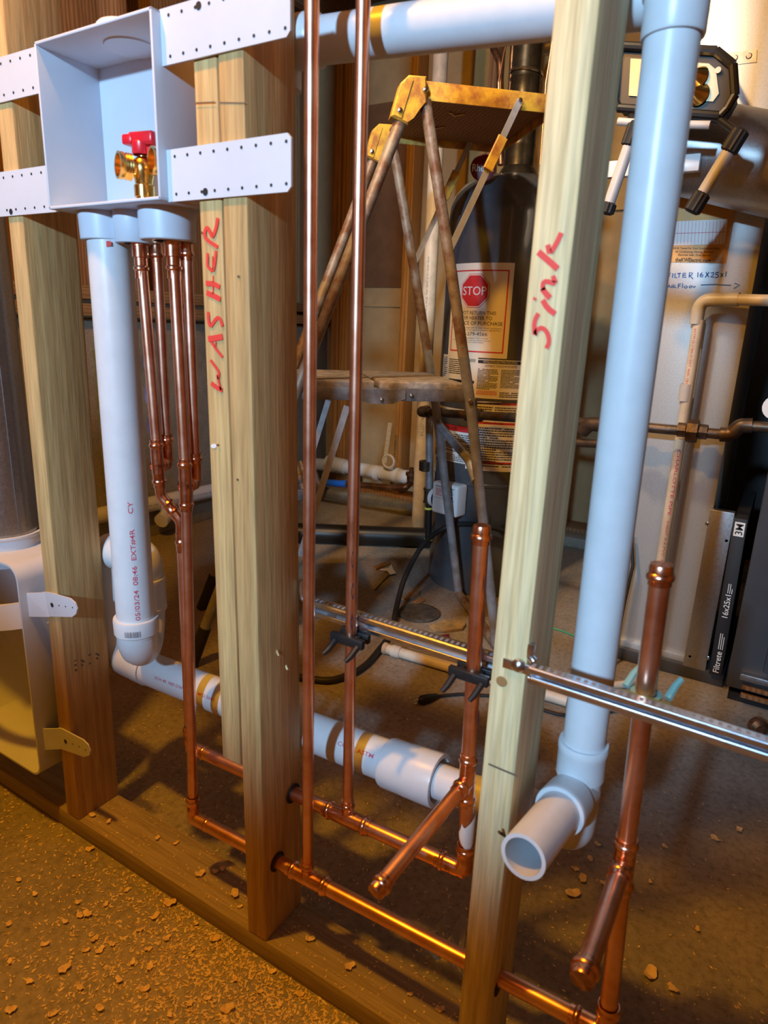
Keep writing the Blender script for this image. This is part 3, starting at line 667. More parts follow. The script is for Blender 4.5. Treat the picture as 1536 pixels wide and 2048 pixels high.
mb.tube(fillet([vb-ax*.07, Vector((vb.x, .104, .374)), Vector((vb.x-.034, .1165, .371)), Vector((vb.x-.066, .1165, .371))], .05, 10), RS*1.06, 32)
mb.build('sanitary_tee', 'pvc', sd_)
st_ = MB(); st_.pipe_wall(hubp+sdv*.03, ob, RS*.985, RS*.985-.0042, 40); st_.build('stub_pipe', 'pvc', sd_)
# top fitting and overhead vent
mb = MB(); ct = U(1347, 62, y=YS); mb.lathe(ct-ax*.006, ax, [(0, RS), (0, RS*1.10), (.002, RS*1.13), (.030, RS*1.14), (.032, RS*1.22), (.06, RS*1.24), (.15, RS*1.24), (.152, RS), (1.18, RS), (1.18, 0)], 40)
mb.build('top_tee', 'pvc', sd_)
YV = .120
va = U(560, 92, y=YV); vb2 = U(1120, 20, y=YV)
mb = MB(); mb.tube(sub(va, vb2+(vb2-va)*.25, 8), RS*1.02, 40); mb.build('vent_pipe', 'pvc', sd_)
e0 = U(622, 82, y=YV); dv = (vb2-va).normalized(); mb = MB(); mb.lathe(e0+dv*.012, -dv, [(0, RS), (0, RS*1.15), (.003, RS*1.22), (.05, RS*1.2)], 40)
mb.tube(fillet([e0-dv*.01, e0-dv*.05, e0-dv*.05-Vector((0, 0, .05))], .03, 8), RS*1.15, 32); mb.build('vent_elbow', 'pvc', sd_)

# ================================================================== DRYER VENT BOX AND DUCT (beside the first stud)
db = thing('dryer_vent_box', (-.5, 0, .1), 'white plastic recessed dryer vent box nailed to the weathered stud', 'vent box')
YD0, YD1 = -.030, .086
xr = -.388; xl = -.70; zt = .548; zb = .125; r = .028
def rrect(x0, x1, z0, z1, r, n=6):
    P = []
    for cx, cz, a0 in ((x1-r, z1-r, 0), (x0+r, z1-r, 90), (x0+r, z0+r, 180), (x1-r, z0+r, 270)):
        for k in range(n+1):
            a = math.radians(a0+90*k/n); P.append((cx+r*math.cos(a), cz+r*math.sin(a)))
    return P
outl = rrect(xl, xr, zb, zt, r); inn = rrect(xl+.004, xr-.004, zb+.004, zt-.004, r-.004); back = rrect(xl+.012, xr-.012, zb+.06, zt-.004, .10)
vs = []; fs = []; n = len(outl)
rows = [[(x, YD1, z) for x, z in outl], [(x, YD0, z) for x, z in outl], [(x, YD0, z) for x, z in inn], [(x, .03, z) for x, z in inn], [(x, YD1-.006, z) for x, z in back]]
for R_ in rows: vs += R_
for k in range(len(rows)-1):
    for i in range(n): fs.append((k*n+i, k*n+(i+1) % n, (k+1)*n+(i+1) % n, (k+1)*n+i))
fs.append(tuple(4*n+i for i in range(n)))
MB().raw(vs, fs).build('shell', 'box_white', db, angle=50)
# round collar band and its front lip
cc = Vector((-.535, .030, 0)); mb = MB(); vs = []; fs = []
for k in range(25):
    an = math.pi+math.pi*k/24
    for z, rr in ((.452, .088), (.408, .096), (.408, .091), (.452, .083)): vs.append(cc+Vector((math.cos(an)*rr*1.56, math.sin(an)*rr*1.02, z+.02*math.cos(an))))
for k in range(24):
    for j in range(4): fs.append((4*k+j, 4*k+(j+1) % 4, 4*k+4+(j+1) % 4, 4*k+4+j))
mb.raw(vs, fs).build('collar_band', 'box_white', db, angle=50)
mb = MB(); mb.lathe(Vector((-.53, .035, .515)), (0, 0, 1), [(0, .062), (.05, .062), (.055, .066), (.058, .066), (.058, .059)], 40); mb.build('inlet_collar', 'box_white', db)
def tab(pts, hole, small):
    P = [U(a, b, y=-.0025) for a, b in pts]; mb = MB(); mb.prism(P, (0, .0022, 0)); o = mb.build('nailing_tab', 'box_white', db)
    h = MB(); q = U(*hole, y=-.0028); h.lathe(q, (0, -1, 0), [(0, .0042), (.0003, .0042)], 16, cap=(False, True)); h.build('nail_hole', 'print_black', o, smooth=False); h = MB()
    for a in small: h.lathe(U(*a, y=-.0028), (0, -1, 0), [(0, .0013), (.0003, .0013)], 10, cap=(False, True))
    h.build('small_nail_holes', 'print_black', o)['kind'] = 'stuff'; return P
Pa = tab(((86, 1184), (102, 1186), (140, 1197), (150, 1206), (154, 1218), (152, 1228), (144, 1234), (96, 1233)), (104, 1210), ((118, 1211), (131, 1213), (145, 1215)))
Pb = tab(((116, 1456), (124, 1458), (166, 1480), (176, 1490), (180, 1502), (178, 1511), (168, 1514), (119, 1497)), (131, 1483), ((145, 1488), (158, 1493), (171, 1500)))
for (a, b) in ((Pa[0], Pa[-1]), (Pb[0], Pb[-1])):
    MB().prism([a+Vector((.004, 0, 0)), b+Vector((.004, 0, 0)), Vector((xr-.002, YD0+.012, b.z-.004)), Vector((xr-.002, YD0+.012, a.z-.004))], (.0, .0025, 0)).build('tab_web', 'box_white', db)
dc = thing('vent_duct', (-.53, .035, .57), 'round galvanised dryer duct dropping into the white vent box', 'duct')
MB().lathe((-.53, .035, .545), (0, 0, 1), [(0, .056), (0, .0575), (1.884, .0575)], 48).build('duct_pipe', 'galv_dull', dc)
mb = MB(); mb.box((-.53+.056, .035, 1.5025), (.006, .012, 1.853)); mb.build('duct_seam', 'galv_dull', dc)
# ================================================================== STEP LADDER
LA = U(995, 1300, z=0.0); wv = Vector((math.sin(math.radians(-42)), math.cos(math.radians(-42)), 0)); cv = Vector((wv.y, -wv.x, 0)); LW = .41
def LP(px, py, w=0.0): return UP(px, py, np.array(LA+wv*w), np.array(wv))
def LC(c, z, w=0.0): return LA+cv*c+wv*w+Vector((0, 0, z))
ld = thing('step_ladder', LA+cv*-.45, 'paint-stained folding step ladder with yellow top platform in front of the water heater', 'ladder')
RL = .0150
for w, nm in ((0, 'near'), (LW, 'far')):
    A = [LC(-.318, 1.50, w), LC(-.221, 1.091, w), LC(-.141, .737, w), LC(-.006, .02, w)]
    MB().tube(A[:2]+[A[1].lerp(A[2], .55)], RL, 20).build('back_leg_upper', 'rusty_tube', ld)
    MB().tube([A[1].lerp(A[2], .55), A[2], A[3]], RL, 20).build('back_leg_lower', 'grey_tube', ld)
    C = [LC(-.368, 1.475, w), LC(-.926, .02, w)]
    MB().tube([C[0], C[0].lerp(C[1], .6)], RL, 20).build('front_leg_upper', 'rusty_tube', ld)
    MB().tube([C[0].lerp(C[1], .6), C[1]], RL, 20).build('front_leg_lower', 'grey_tube', ld)
    MB().tube([C[0].lerp(C[1], .93), C[1]+Vector((0, 0, -.02))+cv*-.006], [RL*1.2, RL*1.3], 18).build('rubber_foot', 'black_rubber', ld)
    # yellow hinge bracket
    poly = [(-.365, 1.546), (-.322, 1.547), (-.318, 1.49), (-.335, 1.476), (-.352, 1.458), (-.362, 1.440), (-.405, 1.455), (-.385, 1.527)]
    br = MB().prism([LC(c, z, w-.021) for c, z in poly], wv*.042, bevel=.004).build('hinge_bracket', 'ladder_yellow', ld)
    MB().prism([LC(c, z, w-.0235) for c, z in ((-.372, 1.536), (-.355, 1.536), (-.380, 1.452), (-.397, 1.457))], wv*.003).build('hinge_rib', 'ladder_yellow', br)
    for c, z in ((-.325, 1.517), (-.385, 1.468)): MB().lathe(LC(c, z, w-.024), -wv, [(0, .007), (.003, .006), (.005, 0)], 14).build('rivet', 'steel', br)
    MB().box(LC(-.155, 1.522, w), (.36, .0045, .042), R=Matrix.Rotation(math.atan2(cv.y, cv.x), 3, 'Z'), bevel=.001).build('platform_rail', 'ladder_yellow', ld)
    # flat spreader bar and yellow clip
    t, b_ = LC(-.079, 1.520, w-.008), LC(-.235, 1.165, w-.006); dv = (b_-t).normalized(); pn = dv.cross(wv).normalized()
    MB().prism([t+pn*.008, t-pn*.008, b_-pn*.008, b_+pn*.008], wv*-.004).build('spreader_bar', 'flat_bar', ld)
    k0, k1 = t.lerp(b_, .24), t.lerp(b_, .46)
    MB().prism([k0+pn*.013, k0-pn*.013, k1-pn*.013, k1+pn*.013], wv*-.010, bevel=.002).build('spreader_clip', 'ladder_yellow', ld)
    MB().lathe(t-wv*.004, -wv, [(0, .006), (.003, .005), (.004, 0)], 12).build('rivet', 'steel', ld)
    # lower step arm
    t, b_ = LP(694, 812, 0)+wv*w, LP(600, 1112, 0)+wv*w; b_ = t.lerp(b_, 1.0); dv = (b_-t).normalized(); pn = dv.cross(wv).normalized()
    MB().prism([t+pn*.009, t-pn*.009, b_-pn*.009, b_+pn*.009], wv*-.003).build('step_arm', 'flat_bar', ld)
    # step side rails
    MB().box(LC(-.385, .789, w), (.46, .004, .034), R=Matrix.Rotation(math.atan2(cv.y, cv.x), 3, 'Z'), bevel=.001).build('step_rail', 'step_side', ld)
    MB().prism([LC(c, z, w-.003) for c, z in ((-.47, .802), (-.365, .802), (-.335, .800), (-.335, .778), (-.37, .764), (-.43, .764), (-.47, .776))], wv*-.003).build('hinge_plate', 'step_side', ld)
    for c, z in ((-.40, .775), (-.318, .787)): MB().lathe(LC(c, z, w-.006), -wv, [(0, .0065), (.003, .005), (.0045, 0)], 14).build('rivet', 'steel', ld)
    MB().lathe(LC(-.152, .775, w-RL), -wv, [(0, .007), (.003, .006), (.0045, 0)], 14).build('rivet', 'steel', ld)
RZ = Matrix.Rotation(math.atan2(cv.y, cv.x), 3, 'Z')
MB().box(LC(-.155, 1.532, LW/2), (.36, LW, .006), R=RZ, bevel=.002).build('platform_top', 'ladder_yellow', ld)
MB().box(LC(-.155, 1.524, LW/2), (.345, LW-.01, .008), R=RZ).build('platform_underside', 'wood_dark', ld, smooth=False)
MB().box(LC(.023, 1.522, LW/2), (.005, LW, .042), R=RZ, bevel=.001).build('platform_end', 'ladder_yellow', ld)
for w, c in ((.13, -.20), (.26, -.22)):
    q = LC(c, 1.5185, w); MB().prism([q+cv*.024+wv*.0, q+wv*.030, q-cv*.024, q-cv*.014, q+wv*.018, q+cv*.014], (0, 0, -.0015)).build('chevron_slot', 'ladder_yellow', ld, smooth=False)
for c0, c1 in ((-.625, -.418), (-.405, -.168)):
    MB().box(LC((c0+c1)/2, .812, LW/2), (c1-c0, LW-.006, .024), R=RZ, bevel=.006, seg=3).build('step_board', 'step_grey', ld)
ls = MB().box(LC(-.70, .505, LW/2), (.30, LW-.02, .035), R=RZ, bevel=.006).build('lower_step', 'step_side', ld)
for k in range(18): MB().box(LC(-.842+k*.0165, .5245, LW/2), (.007, LW-.04, .004), R=RZ).build('tread_rib', 'step_grey', ls, smooth=False)
a, b_ = LC(-.128, .66, LW), LC(-.112, .575, 0)
MB().tube(fillet([a, a.lerp(b_, .15)+Vector((0, 0, -.004)), a.lerp(b_, .82)+Vector((0, 0, .004)), b_+Vector((0, 0, -.03))], .06, 6), RL*.95, 18).build('cross_brace', 'grey_tube', ld)
a, b_ = LC(-.006, .02, LW), LC(-.006, .02, 0)
MB().tube([a, a.lerp(b_, .5), b_], RL*1.05, 18).build('foot_bar', 'rusty_tube', ld)

# ================================================================== WATER HEATER
HC = (-.263, 1.760); HR = .2165
wh = thing('water_heater', (HC[0], HC[1], 0), 'dark grey gas water heater with white instruction labels behind the ladder', 'water heater')
MB().lathe((HC[0], HC[1], 0), (0, 0, 1), [(0, 0), (0, HR*.985), (.02, HR), (.42, HR), (.422, HR+.0015), (.432, HR+.0015), (.434, HR), (1.34, HR), (1.375, HR*.985), (1.41, HR*.93), (1.445, HR*.80), (1.468, HR*.6), (1.48, HR*.35), (1.483, 0)], 72).build('tank', 'heater_grey', wh)
def HP(a, z, e=.0008): return Vector((HC[0]+math.cos(a)*(HR+e), HC[1]+math.sin(a)*(HR+e), z))
def patch(parent, name, m_, a0, a1, z0, z1, e=.0008, n=36):
    vs = []; fs = []
    for i in range(n+1):
        a = lerp(a0, a1, i/n); vs += [HP(a, z0, e), HP(a, z1, e)]
    for i in range(n): fs.append((2*i, 2*i+2, 2*i+3, 2*i+1))
    return MB().raw(vs, fs).build(name, m_, parent, recalc=False)
def LBL(x0, y0, x1, y1):                     # label corner pixels -> angle/height range
    aL, zT = UC(x0, y0, HC, HR); aR, zB = UC(x1, y1, HC, HR); return aL, aR, zB, zT
aR, zT = UC(1030, 526, HC, HR); aL, _ = UC(897, 700, HC, HR); _, zB = UC(1015, 718, HC, HR)
stp = patch(wh, 'stop_label', 'paper_cream', aL, aR, zB, zT)
def SF(e): 
    return lambda u, v: HP(lerp(aL, aR, u), lerp(zT, zB, v), e)
f = SF(.0013)
def bar(mb, fn, u0, v0, u1, v1, n=30):
    for i in range(n):
        a, b = lerp(u0, u1, i/n), lerp(u0, u1, (i+1)/n); mb.quad([fn(a, v0), fn(b, v0), fn(b, v1), fn(a, v1)])
mb = MB()
bar(mb, f, .06, .072, .94, .086); bar(mb, f, .06, .93, .94, .945); bar(mb, f, .06, .072, .078, .945, 1); bar(mb, f, .922, .072, .94, .945, 1)
mb.build('label_border', 'label_red', stp, smooth=False)
asp = (zT-zB)/((aR-aL)*HR)
def octo(m_, r, e, nm):
    fn = SF(e); MB().raw([fn(.46, .29)]+[fn(.46+r*math.cos(math.pi/8+k*math.pi/4), .29+r*math.sin(math.pi/8+k*math.pi/4)/asp) for k in range(8)], [(0, i+1, (i+1) % 8+1) for i in range(8)]).build(nm, m_, stp, smooth=False)
octo('label_red', .245, .0022, 'octagon'); octo('paper', .236, .0026, 'octagon'); octo('label_red', .222, .0030, 'octagon')
mb = MB(); put_text(mb, 'STOP', SF(.0034), .275, .645, .335, .245); mb.build('stop_lettering', 'paper', stp, smooth=False)
mb = MB()
for s, u0, u1, v in (('DO NOT RETURN THIS', .13, .80, .54), ('WATER HEATER TO', .17, .75, .595), ('THE PLACE OF PURCHASE', .05, .90, .65), ('1-866-279-4566', .19, .70, .765)):
    put_text(mb, s, f, u0, u1, v, v-.038)
put_text(mb, 'If you are experiencing issues with this water heater, missing parts,', f, .08, .90, .69, .675); put_text(mb, 'or need assistance or have general questions call toll free:', f, .12, .88, .713, .698)
put_text(mb, 'Technicians are available 7 days a week.', f, .15, .72, .802, .787); put_text(mb, "For more information, see the owner's manual", f, .13, .75, .824, .809); put_text(mb, 'provided with your water heater.', f, .22, .66, .846, .831)
mb.build('label_lettering', 'print_black', stp, smooth=False)
# instruction sheets
def sheet(name, x0, y0, x1, y1, m_='paper', e=.0008):
    a0, a1, zb, zt = LBL(x0, y0, x1, y1); o = patch(wh, name, m_, a0, a1, zb, zt, e); return o, (lambda u, v: HP(lerp(a0, a1, u), lerp(zt, zb, v), e+.0006))
rng = random.Random(5)
def para(mb, fn, u0, u1, v0, v1, n):
    for i in range(n):
        v = lerp(v0, v1, i/n); h = (v1-v0)/n*.5; u = u0
        while u < u1-.02:
            w_ = rng.uniform(.015, .06)*.9; 
            if rng.random() < .94 or i % 4: mb.quad([fn(u, v), fn(min(u+w_, u1), v), fn(min(u+w_, u1), v+h), fn(u, v+h)])
            u += w_+.008
            if i % 5 == 4 and u > lerp(u0, u1, .6): break
o1, f1 = sheet('instruction_label', 955, 718, 1041, 800)
a0, a1, zb, zt = LBL(956, 716, 1034, 806)
mb = MB(); bar(mb, f1, .02, .02, .98, .10); para(mb, f1, .03, .47, .24, .78, 15); para(mb, f1, .53, .97, .24, .72, 13); put_text(mb, 'AUTOMATIC STORAGE WATER HEATER', f1, .18, .85, .19, .13); para(mb, f1, .53, .97, .82, .97, 3)
mb.build('label_lettering', 'print_black', o1, smooth=False)
mb = MB(); put_text(mb, 'INSTALLATION AND OPERATION DETAILS', lambda u, v: f1(u, v)+(f1(u, v)-Vector((HC[0], HC[1], f1(u, v).z)))*.003, .14, .86, .085, .035); mb.build('label_lettering', 'paper', o1, smooth=False)
mb = MB(); para(mb, f1, .03, .47, .80, .92, 4); mb.build('label_lettering', 'label_red', o1, smooth=False)
o2, f2 = sheet('instruction_label', 940, 802, 1026, 944)
mb = MB(); para(mb, f2, .02, .48, .06, .22, 5); para(mb, f2, .52, .96, .06, .22, 5); para(mb, f2, .02, .96, .36, .95, 17); mb.build('label_lettering', 'print_black', o2, smooth=False)
mb = MB(); bar(mb, f2, .0, .0, .96, .025); bar(mb, f2, .0, .28, .96, .31); bar(mb, f2, .0, .86, .96, .885); bar(mb, f2, .955, .0, .965, .97, 1); mb.build('label_border', 'label_red', o2, smooth=False)
mb = MB(); f2b = lambda u, v: f2(u, v)+(f2(u, v)-Vector((HC[0], HC[1], f2(u, v).z)))*.003
put_text(mb, 'LIGHTING INSTRUCTIONS', f2b, .32, .72, .31, .275); put_text(mb, 'FOR YOUR SAFETY READ BEFORE OPERATING', f2b, .1, .8, .03, -.005); put_text(mb, 'TO TURN OFF GAS TO APPLIANCE', f2b, .2, .8, .89, .855); mb.build('label_lettering', 'print_black', o2, smooth=False)
o3, f3 = sheet('rating_label', 888, 708, 950, 806, 'paper_cream', .0006)
mb = MB(); para(mb, f3, .28, .75, .08, .42, 8); bar(mb, f3, .30, .52, .95, .58); para(mb, f3, .3, .9, .62, .75, 3)
for k in range(24): mb.quad([f3(.62+k*.014, .05), f3(.62+k*.014+.006, .05), f3(.62+k*.014+.006, .12), f3(.62+k*.014, .12)])
mb.build('label_lettering', 'print_black', o3, smooth=False)
mb = MB(); para(mb, f3, .04, .22, .05, .5, 10); mb.build('label_lettering', 'print_blue', o3, smooth=False)
o4, f4 = sheet('warning_label', 876, 806, 946, 826, 'paper_cream', .0006)
o5, f5 = sheet('danger_label', 870, 836, 941, 930, 'paper', .0006)
mb = MB(); bar(mb, f5, .02, .02, .98, .17); mb.build('label_border', 'label_red', o5, smooth=False)
mb = MB(); para(mb, f5, .40, .95, .24, .66, 8); para(mb, f5, .04, .95, .80, .98, 4); bar(mb, f5, .0, .0, 1., .02); bar(mb, f5, .0, .69, 1., .71); bar(mb, f5, .06, .24, .30, .64); put_text(mb, 'DANGER', f5, .35, .75, .15, .05, .02); mb.build('label_lettering', 'print_black', o5, smooth=False)
# round maker badge, gas control, drain valve, pilot wires
mb = MB(); a, z = UC(958, 338, HC, HR*.72); q = U(966, 336, y=1.53); nrm = (Vector(CL)-q); nrm.z = 0; nrm.normalize()
bd = MB().lathe(q, nrm, [(0, .040), (.002, .040), (.0025, .037), (.0025, 0)], 32).build('badge', mat('badge_red', (0.16, 0.012, 0.02), .35), wh)
sdv = Vector((-nrm.y, nrm.x, 0)); mb = MB(); put_text(mb, 'Rheem', lambda u, v: q+nrm*.0032+sdv*lerp(-.034, .034, u)+Vector((0, 0, lerp(-.011, .011, v))), 0, 1, 0, 1, .01); mb.build('badge_lettering', 'paper', bd, smooth=False)
a, z = UC(908, 994, HC, HR); q = HP(a, z, .028); RZh = Matrix.Rotation(a+math.pi/2, 3, 'Z')
gc = MB().box(q, (.118, .062, .118), R=RZh, bevel=.010, seg=3).build('gas_control', 'white_gloss', wh)
od = Vector((math.cos(a), math.sin(a), 0)); sdv = Vector((-od.y, od.x, 0)); g = lambda u, v: q+od*.0316+sdv*lerp(-.05, .05, u)+Vector((0, 0, lerp(.052, -.052, v)))
mb = MB(); bar(mb, g, .08, .06, .95, .085, 1); para(mb, g, .55, .92, .12, .40, 6); bar(mb, g, .60, .36, .90, .42, 1); bar(mb, g, .70, .60, .76, .66, 1); bar(mb, g, .62, .93, .78, 1.05, 1); bar(mb, g, .02, .48, .98, .49, 1) ; mb.build('control_lettering', 'print_black', gc, smooth=False)
mb = MB(); para(mb, g, .10, .50, .14, .42, 7); mb.build('control_lettering', 'label_red', gc, smooth=False)
kn = q-sdv*.062+od*.002 if (q-sdv*.1-Vector(CL)).dot(Vector(_r)) < (q+sdv*.1-Vector(CL)).dot(Vector(_r)) else q+sdv*.062
MB().lathe(kn-Vector((0, 0, .01)), kn-q, [(-.006, .036), (.012, .034), (.016, .030), (.016, 0)], 28).build('temperature_dial', 'white_gloss', gc)
mb = MB()
for k in range(3):
    s0 = q-od*.021+Vector((0, 0, -.056))+sdv*(k-1)*.006; mb.tube([s0, s0+od*-.004+Vector((0, 0, -.05)), s0+od*-.004+sdv*.006*(k-1)+Vector((0, 0, -.13))], .0018, 6)
mb.build('pilot_wires', 'copper_old', wh)
a, z = UC(1010, 1052, HC, HR); dq = HP(a, z-.01, -.005); od2 = Vector((math.cos(a), math.sin(a), 0))
MB().lathe(dq, od2, [(0, .018), (.02, .018), (.022, .027), (.034, .027), (.036, .018), (.06, .014), (.06, 0)], 20).build('drain_valve', 'flue_black', wh)
patch(wh, 'access_door', 'heater_grey', UC(905, 1100, HC, HR)[0], UC(975, 1100, HC, HR)[0], .14, .33, .004)
# flue
MB().lathe((HC[0]+.012, HC[1], 1.47), (0, 0, 1), [(0, .072), (.03, .060), (.04, .052), (.10, .052), (.105, .0535), (.112, .052), (.20, .052), (.205, .0545), (.212, .052), (.30, .050), (.305, .053), (.315, .050), (.95, .050)], 36).build('flue_pipe', 'flue_black', wh)
MB().lathe((HC[0]+.012, HC[1]-.0, 1.79), (.12, .0, 1), [(0, .0535), (.004, .056), (.010, .0535)], 36).build('flue_bead', 'steel', wh)
MB().lathe((HC[0]+.012, HC[1]-.0, 1.70), (-.16, .0, 1), [(0, .0535), (.004, .056), (.010, .0535)], 36).build('flue_bead', 'steel', wh)

# ================================================================== PIPES NEAR THE HEATER
def run(name, pts, r, m_, label, cat, rad=.03, parent=None, n=18):
    o = MB().tube(fillet(pts, rad, 6) if len(pts) > 2 else pts, r, n).build(name, m_, parent)
    if label: tag(o, label, cat)
    return o
gp = thing('gas_pipe', U(850, 826, y=1.40), 'black iron gas pipe with a valve crossing before the water heater and metal duct', 'gas pipe')
g0, g1 = U(848, 824, y=1.48), U(1066, 838, y=1.40); g2 = U(1180, 846, y=1.32); g3, g4 = U(1262, 852, y=1.28), U(1560, 856, y=1.28)
MB().tube([g0, g1, g2, g3], .0145, 18).build('pipe', 'black_iron', gp)
MB().tube([g3, U(1448, 869, y=1.28)], .0135, 18).build('pipe', 'black_iron', gp)
e1, e2 = U(1452, 869, y=1.28), U(1482, 850, y=1.28); MB().tube(fillet([U(1440, 869, y=1.28), U(1462, 869, y=1.28), U(1480, 851, y=1.28), U(1505, 851, y=1.28)], .02, 6), .0185, 18).build('elbow', 'black_iron', gp)
MB().tube([U(1500, 852, y=1.28), g4], .0135, 18).build('pipe', 'black_iron', gp)
dx = (U(1448, 869, y=1.28)-g3).normalized(); un_ = U(1388, 862, y=1.28)
MB().lathe(un_-dx*.04, dx, [(0, .0145), (.0, .019), (.02, .019), (.022, .021)], 8).lathe(un_-dx*.016, dx, [(0, .015), (0, .030), (.026, .030), (.026, .015)], 8).lathe(un_+dx*.012, dx, [(0, .020), (.02, .019), (.02, .014)], 8).build('union_nut', 'black_iron', gp, angle=20)
MB().lathe(U(1255, 850, y=1.28), dx, [(0, .014), (0, .021), (.028, .021), (.028, .0195), (.032, .0195), (.032, .013)], 20).build('socket', 'black_iron', gp)
MB().tube(fillet([U(1210, 850, y=1.29), U(1180, 848, y=1.3), U(1165, 862, y=1.31)], .02, 6), .020, 18).build('elbow', 'black_iron', gp)
MB().tube([U(1120, 884, y=1.33), U(1200, 888, y=1.30)], .012, 16).build('pipe', 'black_iron', gp)
vq = g0.lerp(g1, .49); dg = (g1-g0).normalized()
MB().lathe(vq-dg*.035, dg, [(0, .0145), (.004, .021), (.02, .021), (.024, .024), (.046, .024), (.05, .021), (.066, .021), (.07, .0145)], 10).build('gas_valve', 'black_iron', gp)
MB().lathe(vq, (0, -.2, 1), [(0, .010), (.034, .010), (.034, 0)], 12).build('valve_stem', 'black_iron', gp)
MB().tube(fillet([vq+Vector((0, -.006, .030)), vq+Vector((.012, -.008, .044)), vq+Vector((.085, .02, .046))], .01, 4), .005, 10).build('valve_lever', 'black_iron', gp)
MB().tube(fillet([g0+dg*.02, g0-dg*.015, g0-dg*.015+Vector((0, .05, 0))], .02, 6), .0195, 16).build('elbow', 'black_iron', gp)
# drip leg
dl = thing('gas_drip_leg', U(857, 1090, y=1.52), 'upright black gas drip leg with yellow taped joints beside the water heater', 'gas pipe')
p0, p1, p2 = U(859, 820, y=1.55), U(859, 988, y=1.55), U(856, 1085, y=1.55)
MB().tube([p0, p1], .0140, 16).build('pipe', 'grey_tube', dl); MB().tube([p1, p2], .0125, 16).build('pipe', 'abs_black', dl)
MB().lathe(U(858, 976, y=1.55), (p2-p1), [(0, .014), (0, .021), (.006, .021), (.007, .018), (.05, .018), (.051, .021), (.056, .021), (.056, .013)], 18).build('tee', 'black_iron', dl)
MB().lathe(U(852, 922, y=1.55), (p2-p1), [(0, .014), (0, .026), (.035, .026), (.038, .020)], 14).build('tee', 'black_iron', dl)
for y_ in (1014, 1076): MB().lathe(U(857, y_, y=1.55), (p2-p1), [(0, .0165), (.004, .0168), (.008, .0165)], 16).build('tape', 'yellow_tape', dl)
nd = (kn-q).normalized(); ne = kn-Vector((0, 0, .01))+nd*.0145; MB().tube([U(859, 996, y=1.55), ne+nd*.012, ne], .012, 12).build('pipe', 'black_iron', dl)
vp = thing('vertical_drain', U(842, 905, y=2.0), 'upright white PVC pipe behind the ladder, running up beside the heater', 'pipe')
va_, vb_ = U(842, 925, y=2.05), U(884, 60, y=2.05); va_ = vb_+(va_-vb_)*(vb_.z/(vb_.z-va_.z)); vt_ = va_+(vb_-va_)*(2.46/vb_.z); MB().tube(sub(va_, vt_, 4), .0300, 24).build('pipe', 'pvc_old', vp)
ptext(vp, 'printed_text', 'print_grey', 'CHARLOTTE', vb_, va_, .03, .70, .765, .1, .22, .01); ptext(vp, 'printed_text', 'print_grey', '05/03/24 08:46 EXT#4R', vb_, va_, .03, .40, .52, .35, .14)
# back wall plumbing
wp = thing('waste_pipe', U(740, 935, y=2.45), 'glossy white waste pipe running low along the back wall', 'pipe')
q0, q1, q2 = U(620, 928, y=2.44), U(700, 935, y=2.44), U(835, 958, y=2.44)
MB().tube([q0, q1, q2], .0375, 24).build('pipe', 'pvc', wp)
for a_, b_ in (((655, 925), (692, 934)), ((752, 946), (762, 948)), ((790, 950), (800, 952))):
    A_, B_ = U(*a_, y=2.44), U(*b_, y=2.44); MB().lathe(A_, B_-A_, [(0, .0375), (0, .0425), ((B_-A_).length, .0425), ((B_-A_).length, .0375)], 24).build('coupling', 'pvc', wp)
hg = thing('pipe_hanger', U(775, 915, y=2.40), 'white plastic pipe hanger strap standing up from the waste pipe', 'hanger')
t_, b_ = U(780, 846, y=2.392), U(769, 926, y=2.392); sdh = Vector((.012, 0, 0))
MB().prism([t_-sdh, t_+sdh, b_+sdh, b_-sdh], (0, .006, 0)).build('strap', 'pvc', hg)
MB().tube([U(777, 923, y=2.396)+Vector((.035*math.cos(k*.3927), 0, .035*math.sin(k*.3927))) for k in range(17)], .007, 10, cap=False).build('ring', 'pvc', hg)
mb = MB()
for k in range(7): q = t_.lerp(b_, (k+.5)/8); mb.lathe(q-Vector((0, .0004, 0)), (0, -1, 0), [(0, .002), (.0003, .002)], 8, cap=(False, True))
mb.build('strap_holes', 'print_black', hg)
run('supply_pipe', [U(676, 966, y=2.20), U(790, 976, y=2.20), U(812, 975, y=2.20), U(818, 968, y=2.23)], .0165, 'copper_old', 'tarnished copper pipe below the glossy white waste pipe', 'copper pipe', .02)
run('pex_pipe', [U(540, 958, y=2.20), U(694, 968, y=2.20)], .0185, 'blue_pex', 'bright blue plastic water pipe behind the ladder step', 'water pipe')
pc = thing('pipe_cleanout', U(822, 950, y=2.25), 'corroded brass fitting with a bolt at the end of the copper pipe', 'pipe fitting')
MB().lathe(U(822, 962, y=2.25), (0, 0, 1), [(0, .022), (.03, .024), (.03, .030), (.045, .030), (.045, .012), (.07, .011), (.07, 0)], 8).build('fitting_body', 'copper_old', pc, angle=20)
MB().tube([U(822, 966, y=2.25), U(848, 960, y=2.25)], .014, 12).build('fitting_arm', 'copper_old', pc)
gb = thing('glue_can', U(843, 1018, y=2.2), 'small white and yellow can standing beside the gas drip leg', 'can')
gq = U(843, 1016, y=2.2); gt = U(845, 968, y=2.2)
hh = gt.z-gq.z
MB().lathe(gq, (0, 0, 1), [(0, 0), (0, .027), (hh*.25, .027), (hh*.25, .0275), (hh*.5, .0275), (hh*.55, .029), (hh*.9, .029), (hh, .025), (hh, 0)], 20).build('can_body', 'white_gloss', gb)
MB().lathe(gq+Vector((0, 0, hh*.12)), (0, 0, 1), [(0, .0276), (0, .0284), (hh*.28, .0284), (hh*.28, .0276)], 20).build('can_band', 'yellow_tape', gb)
MB().box(gq+Vector((0, .01, -gq.z/2)), (.07, .06, max(gq.z, .01)), bevel=.003).build('can_block', 'concrete_wall', gb)
